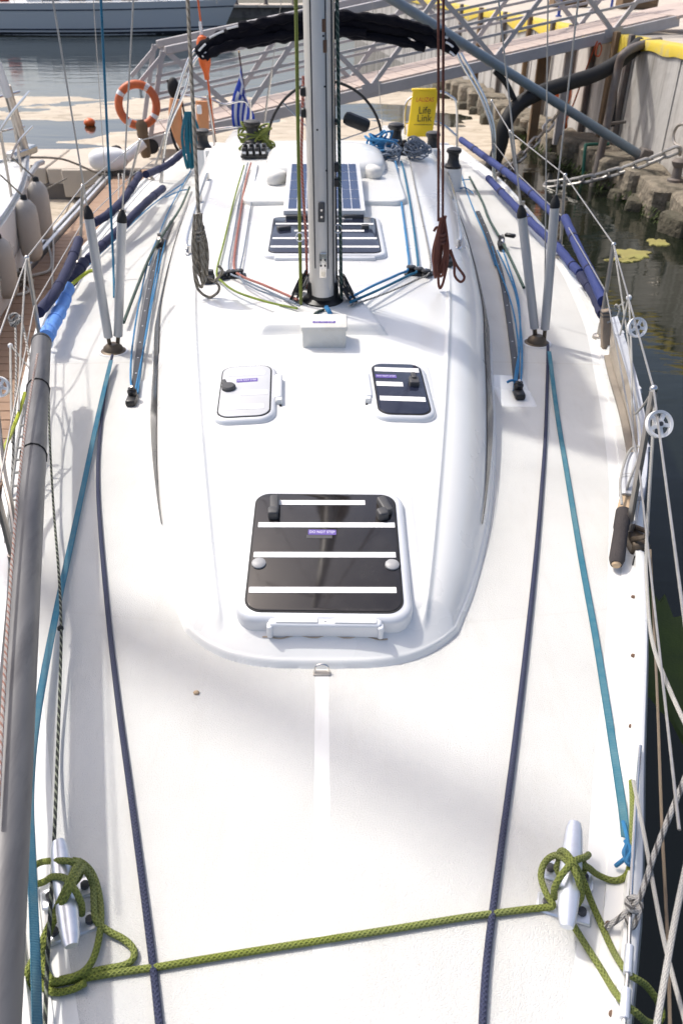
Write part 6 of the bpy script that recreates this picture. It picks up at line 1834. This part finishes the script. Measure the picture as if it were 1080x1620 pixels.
# standing brown halyards with their coil
YR = on(705, 456).y - .06; YL = on(325, 466).y - .06
rope("brown_halyard", [up(693, 350, YR, 693, 0, YR + .03), up(700, 350, YR, 701, 0, YR + .03)], .0065, "rope_brown", "pair of brown halyards rising on the quay side of the mast")
def coil(name, u, v, y, W, H, turns, r, mt, lb, seed, loop=None):
    random.seed(seed); t = thing(name, at_y(u, v + H * 40, y), lb, "rope coil")
    c = at_y(u, v, y)
    for k in range(turns):
        dx = random.uniform(-W, W) * .5; dw = random.uniform(.35, 1.1) * W; dx *= .7; hh = H * random.uniform(.6, 1.15)
        pts = [c + Vector((dx, random.uniform(-.03, .03), H * .5)), c + Vector((dx - dw * .5, random.uniform(-.04, .04), 0)), c + Vector((dx - dw * .35, random.uniform(-.04, .04), -hh * .4)), c + Vector((dx, random.uniform(-.04, .04), -hh * .55)), c + Vector((dx + dw * .35, random.uniform(-.04, .04), -hh * .4)), c + Vector((dx + dw * .5, random.uniform(-.04, .04), 0)), c + Vector((dx * .5, 0, H * .48))]
        m = MB(); m.tube(catmull(pts, 5), r, 7); put("coil_turn", m, mt, t)
    for k in range(3):
        h_ = H * (.16 + .06 * k); m = MB()
        m.tube([c + Vector((math.cos(a) * W * .36, math.sin(a) * .035, h_ + .012 * math.sin(a))) for a in [i * .524 for i in range(12)]], r, 7, closed=True); put("wrap_turn", m, mt, t)
    for pts in (loop or []):
        m = MB(); m.tube(catmull([at_y(*q) for q in pts], 6), r, 7); put("loose_loop", m, mt, t)
    return t
coil("rope_coil", 696, 396, YR, .06, .36, 6, .0075, "rope_brown", "brown rope coil hanging on the quay side of the mast with a loose loop", 4, loop=[((702, 395, YR), (712, 400, YR), (722, 420, YR), (734, 438, YR), (728, 446, YR), (719, 436, YR), (718, 415, YR), (712, 395, YR)), ((686, 366, YR), (690, 360, YR), (696, 362, YR))])
rope("grey_rope", [[at_y(316, 370, YL), at_y(306, 180, YL + .3), at_y(297, 0, YL + .6), at_y(297, 0, YL + .6) + (at_y(297, 0, YL + .6) - at_y(306, 180, YL + .3)) * 4]], .010, "rope_dirty", "thick grey braided rope rising on the pontoon side of the mast")
coil("rope_coil", 318, 392, YL, .06, .36, 7, .008, "rope_dirty", "grey braided rope coil hanging on the pontoon side of the mast over the clutch block", 9, loop=[((330, 440, YL), (345, 450, YL), (345, 462, YL), (330, 470, YL), (312, 455, YL), (306, 420, YL)), ((340, 445, YL), (352, 430, YL), (345, 420, YL))])
# fluffy coils by the clutches
def heap(name, u, v, sx, sy, sz, turns, r, mt, lb, seed):
    random.seed(seed); c = on(u, v, .0); t = thing(name, c, lb, "rope coil")
    for k in range(turns):
        a0 = random.uniform(0, 6.28); ti = Matrix.Rotation(random.uniform(-.7, .7), 3, 'X') @ Matrix.Rotation(random.uniform(-.7, .7), 3, 'Y')
        ctr_ = c + Vector((random.uniform(-.3, .3) * sx, random.uniform(-.3, .3) * sy, sz * (.25 + .6 * random.random())))
        pts = [ctr_ + ti @ Vector((math.cos(a) * sx * random.uniform(.55, .8), math.sin(a) * sy * random.uniform(.55, .8), random.uniform(-.02, .02))) for a in [a0 + i * .785 for i in range(8)]]
        m = MB(); m.tube(catmull(pts, 5, True), r, 6, closed=True); put("coil_turn", m, mt, t)
    return t
heap("rope_coil", 600, 252, .15, .14, .20, 16, .0095, "rope_blue", "bright blue rope coil heaped by the quay-side clutches", 31)
heap("rope_coil", 616, 258, .10, .10, .15, 12, .0075, "rope_grey_blue", "grey blue rope coil between the bright blue heap and the clutches", 32)
heap("rope_coil", 660, 252, .13, .12, .16, 16, .006, "rope_grey_blue", "pale grey thin rope heap on the outer side of the quay-side clutches", 33)
heap("rope_coil", 408, 236, .19, .12, .16, 16, .0095, "rope_olive", "olive green rope coil heaped behind the pontoon-side clutches", 34)
hk_ = at_y(303, 225, 9.6)
t = thing("hanging_coil", hk_, "teal rope hank hanging from the pontoon-side stern rail", "rope coil")
random.seed(40)
for k in range(9):
    dx = random.uniform(-.075, .075); m = MB()
    m.tube(catmull([hk_ + Vector((dx * .5, 0, .3)), hk_ + Vector((dx - .03, -.02, .05)), hk_ + Vector((dx, .0, -.27)), hk_ + Vector((dx + .03, .02, .05)), hk_ + Vector((dx * .5, 0, .3))], 5), .0095, 6); put("coil_turn", m, "rope_teal", t)

# life-saving gear at the stern
q = at_y(668, 180, 10.3)
lf = thing("rescue_bag", q, "yellow rescue sling bag hung on the quay-side stern rail", "bag")
w, h_ = .285, .47
rows = []
for i in range(15):
    fz = 1 - 2 * i / 14
    rows.append([q + Vector((x * w / 2 + .02 * fz, -.06 * math.cos(x * 1.45) * math.cos(fz * 1.3) - .02, fz * h_ / 2)) for x in [-1 + 2 * j / 14 for j in range(15)]])
m = MB(); m.grid(rows)
rows2 = [[p + Vector((0, .05 + .06 * math.cos((-1 + 2 * j / 14) * 1.45), 0)) for j, p in enumerate(r_)] for r_ in rows]
m.grid([r_[::-1] for r_ in rows2])
for A_, B_ in ((0, 0), (14, 14)):
    m.grid([[r_[A_] for r_ in rows], [r_[B_] for r_ in rows2]])
m.grid([rows[0], rows2[0]]); m.grid([rows[14], rows2[14]])
put("bag_body", m, "yellow_bag", lf)
MT = Matrix.Translation(q + Vector((0, -.092, 0))) @ Matrix.Rotation(R(90), 4, 'X')
text_mesh("maker_lettering", "LALIZAS", .062, MT @ Matrix.Translation((.005, .155, 0)), "print_red", lf, xs=.88, shear=.15)
for ln, dy, xx in (("Life", .045, .012), ("Link", -.035, .012)):
    t_ = text_mesh("bag_lettering", ln, .105, MT @ Matrix.Translation((xx, dy, 0)), "print_black", lf, xs=.95)
m = MB(); m.box(q + Vector((.0, -.093, -.10)), (.2, .002, .006)); put("print_rule", m, "print_black", lf)
m = MB(); m.box(q + Vector((0, -.005, .245)), (.28, .05, .03), None, .008); put("bag_flap", m, "yellow_bag", lf)
q = at_y(301, 195, 10.75)
hs = thing("horseshoe_buoy", q, "faded orange horseshoe lifebuoy on the pontoon-side stern rail", "lifebuoy")
m = MB(); m.tube(catmull([q + Vector((-.14, 0, .26)), q + Vector((-.17, -.02, .05)), q + Vector((-.1, -.03, -.2)), q + Vector((.03, -.03, -.25)), q + Vector((.14, -.02, -.1)), q + Vector((.16, 0, .24))], 8), .075, 12); put("buoy_body", m, "faded_orange", hs)
m = MB(); m.box(q + Vector((.13, -.08, .16)), (.06, .02, .1), None, .01); put("reflector", m, "white_plastic", hs)
m = MB(); m.ellipsoid(q + Vector((.18, -.02, -.32)), (.07, .07, .09)); put("light", m, "black_plastic", hs)
# danbuoy
p0, p1 = at_y(341, 225, 10.6), at_y(311, -20, 10.7)
db = thing("danbuoy", p0, "orange danbuoy pole with a tapered orange float at the stern", "buoy")
m = MB(); m.tube([p0, p1], .011, 8); put("pole", m, "orange_plastic", db)
dd = (p1 - p0).normalized(); c = at_y(324, 95, 10.65)
m = MB(); m.lathe([(.028, -.20), (.032, -.13), (.065, -.04), (.072, .02), (.07, .18), (.05, .23), (.015, .25)], c, axis=dd, n=18); put("float", m, "orange_plastic", db)
m = MB(); m.lathe([(.014, .25), (.018, .27), (.016, .38)], c, axis=dd, n=12); put("reflective_sleeve", m, "white_plastic", db)
m = MB(); m.tube([at_y(328, 150, 10.62), p0], .0145, 8); put("lower_pole", m, "weathered_wood", db)
# flag
s0, s1 = at_y(395, 205, 10.9), at_y(378, 82, 11.0)
fl = thing("ensign", s0, "blue and white striped ensign with a cross on a dark staff", "flag")
m = MB(); m.tube([s0, s1], [.012, .009], 8); put("staff", m, "flag_stick", fl)
m = MB(); m.ellipsoid(s1, (.013, .013, .016), None, 8, 6); put("finial", m, "raw_wood", fl)
sd_ = (s0 - s1).normalized()
def flag_pt(a, b):
    """a along the hoist 0..1, b along the fly 0..1; the cloth hangs limp from the staff"""
    base = s1 + sd_ * (.10 + .40 * a)
    q = sstep(b * 1.8)
    return base + Vector(((-.11 + .21 * a) * q + .02 * math.sin(b * 6), -.03 - .05 * math.sin(a * 10 + b * 2) * q, -.72 * b * (1 - .42 * a)))
NS = 9
for k in range(NS):
    m = MB(); m.grid([[flag_pt((k + i / 3) / NS, j / 24) for j in range(25)] for i in range(4)])
    put("stripe", m, "flag_blue" if k % 2 == 0 else "flag_white", fl)
m = MB(); m.grid([[flag_pt(i / 12 * .555, j / 12 * .37) + Vector((0, -.003, 0)) for j in range(13)] for i in range(13)]); put("canton", m, "flag_blue", fl)
for a0, a1, b0_, b1_ in ((.22, .33, 0, .37), (0, .555, .15, .22)):
    m = MB(); m.grid([[flag_pt(a0 + (a1 - a0) * i / 6, b0_ + (b1_ - b0_) * j / 6) + Vector((0, -.006, 0)) for j in range(7)] for i in range(7)]); put("cross_bar", m, "flag_white", fl)
p = on(311, 1097, .0)
m = MB(); m.ellipsoid(p + Vector((0, 0, .004)), (.010, .008, .006), None, 8, 6); tag(put("fallen_leaf", m, "raw_wood"), "tiny dry leaf lying on the white foredeck", "leaf")
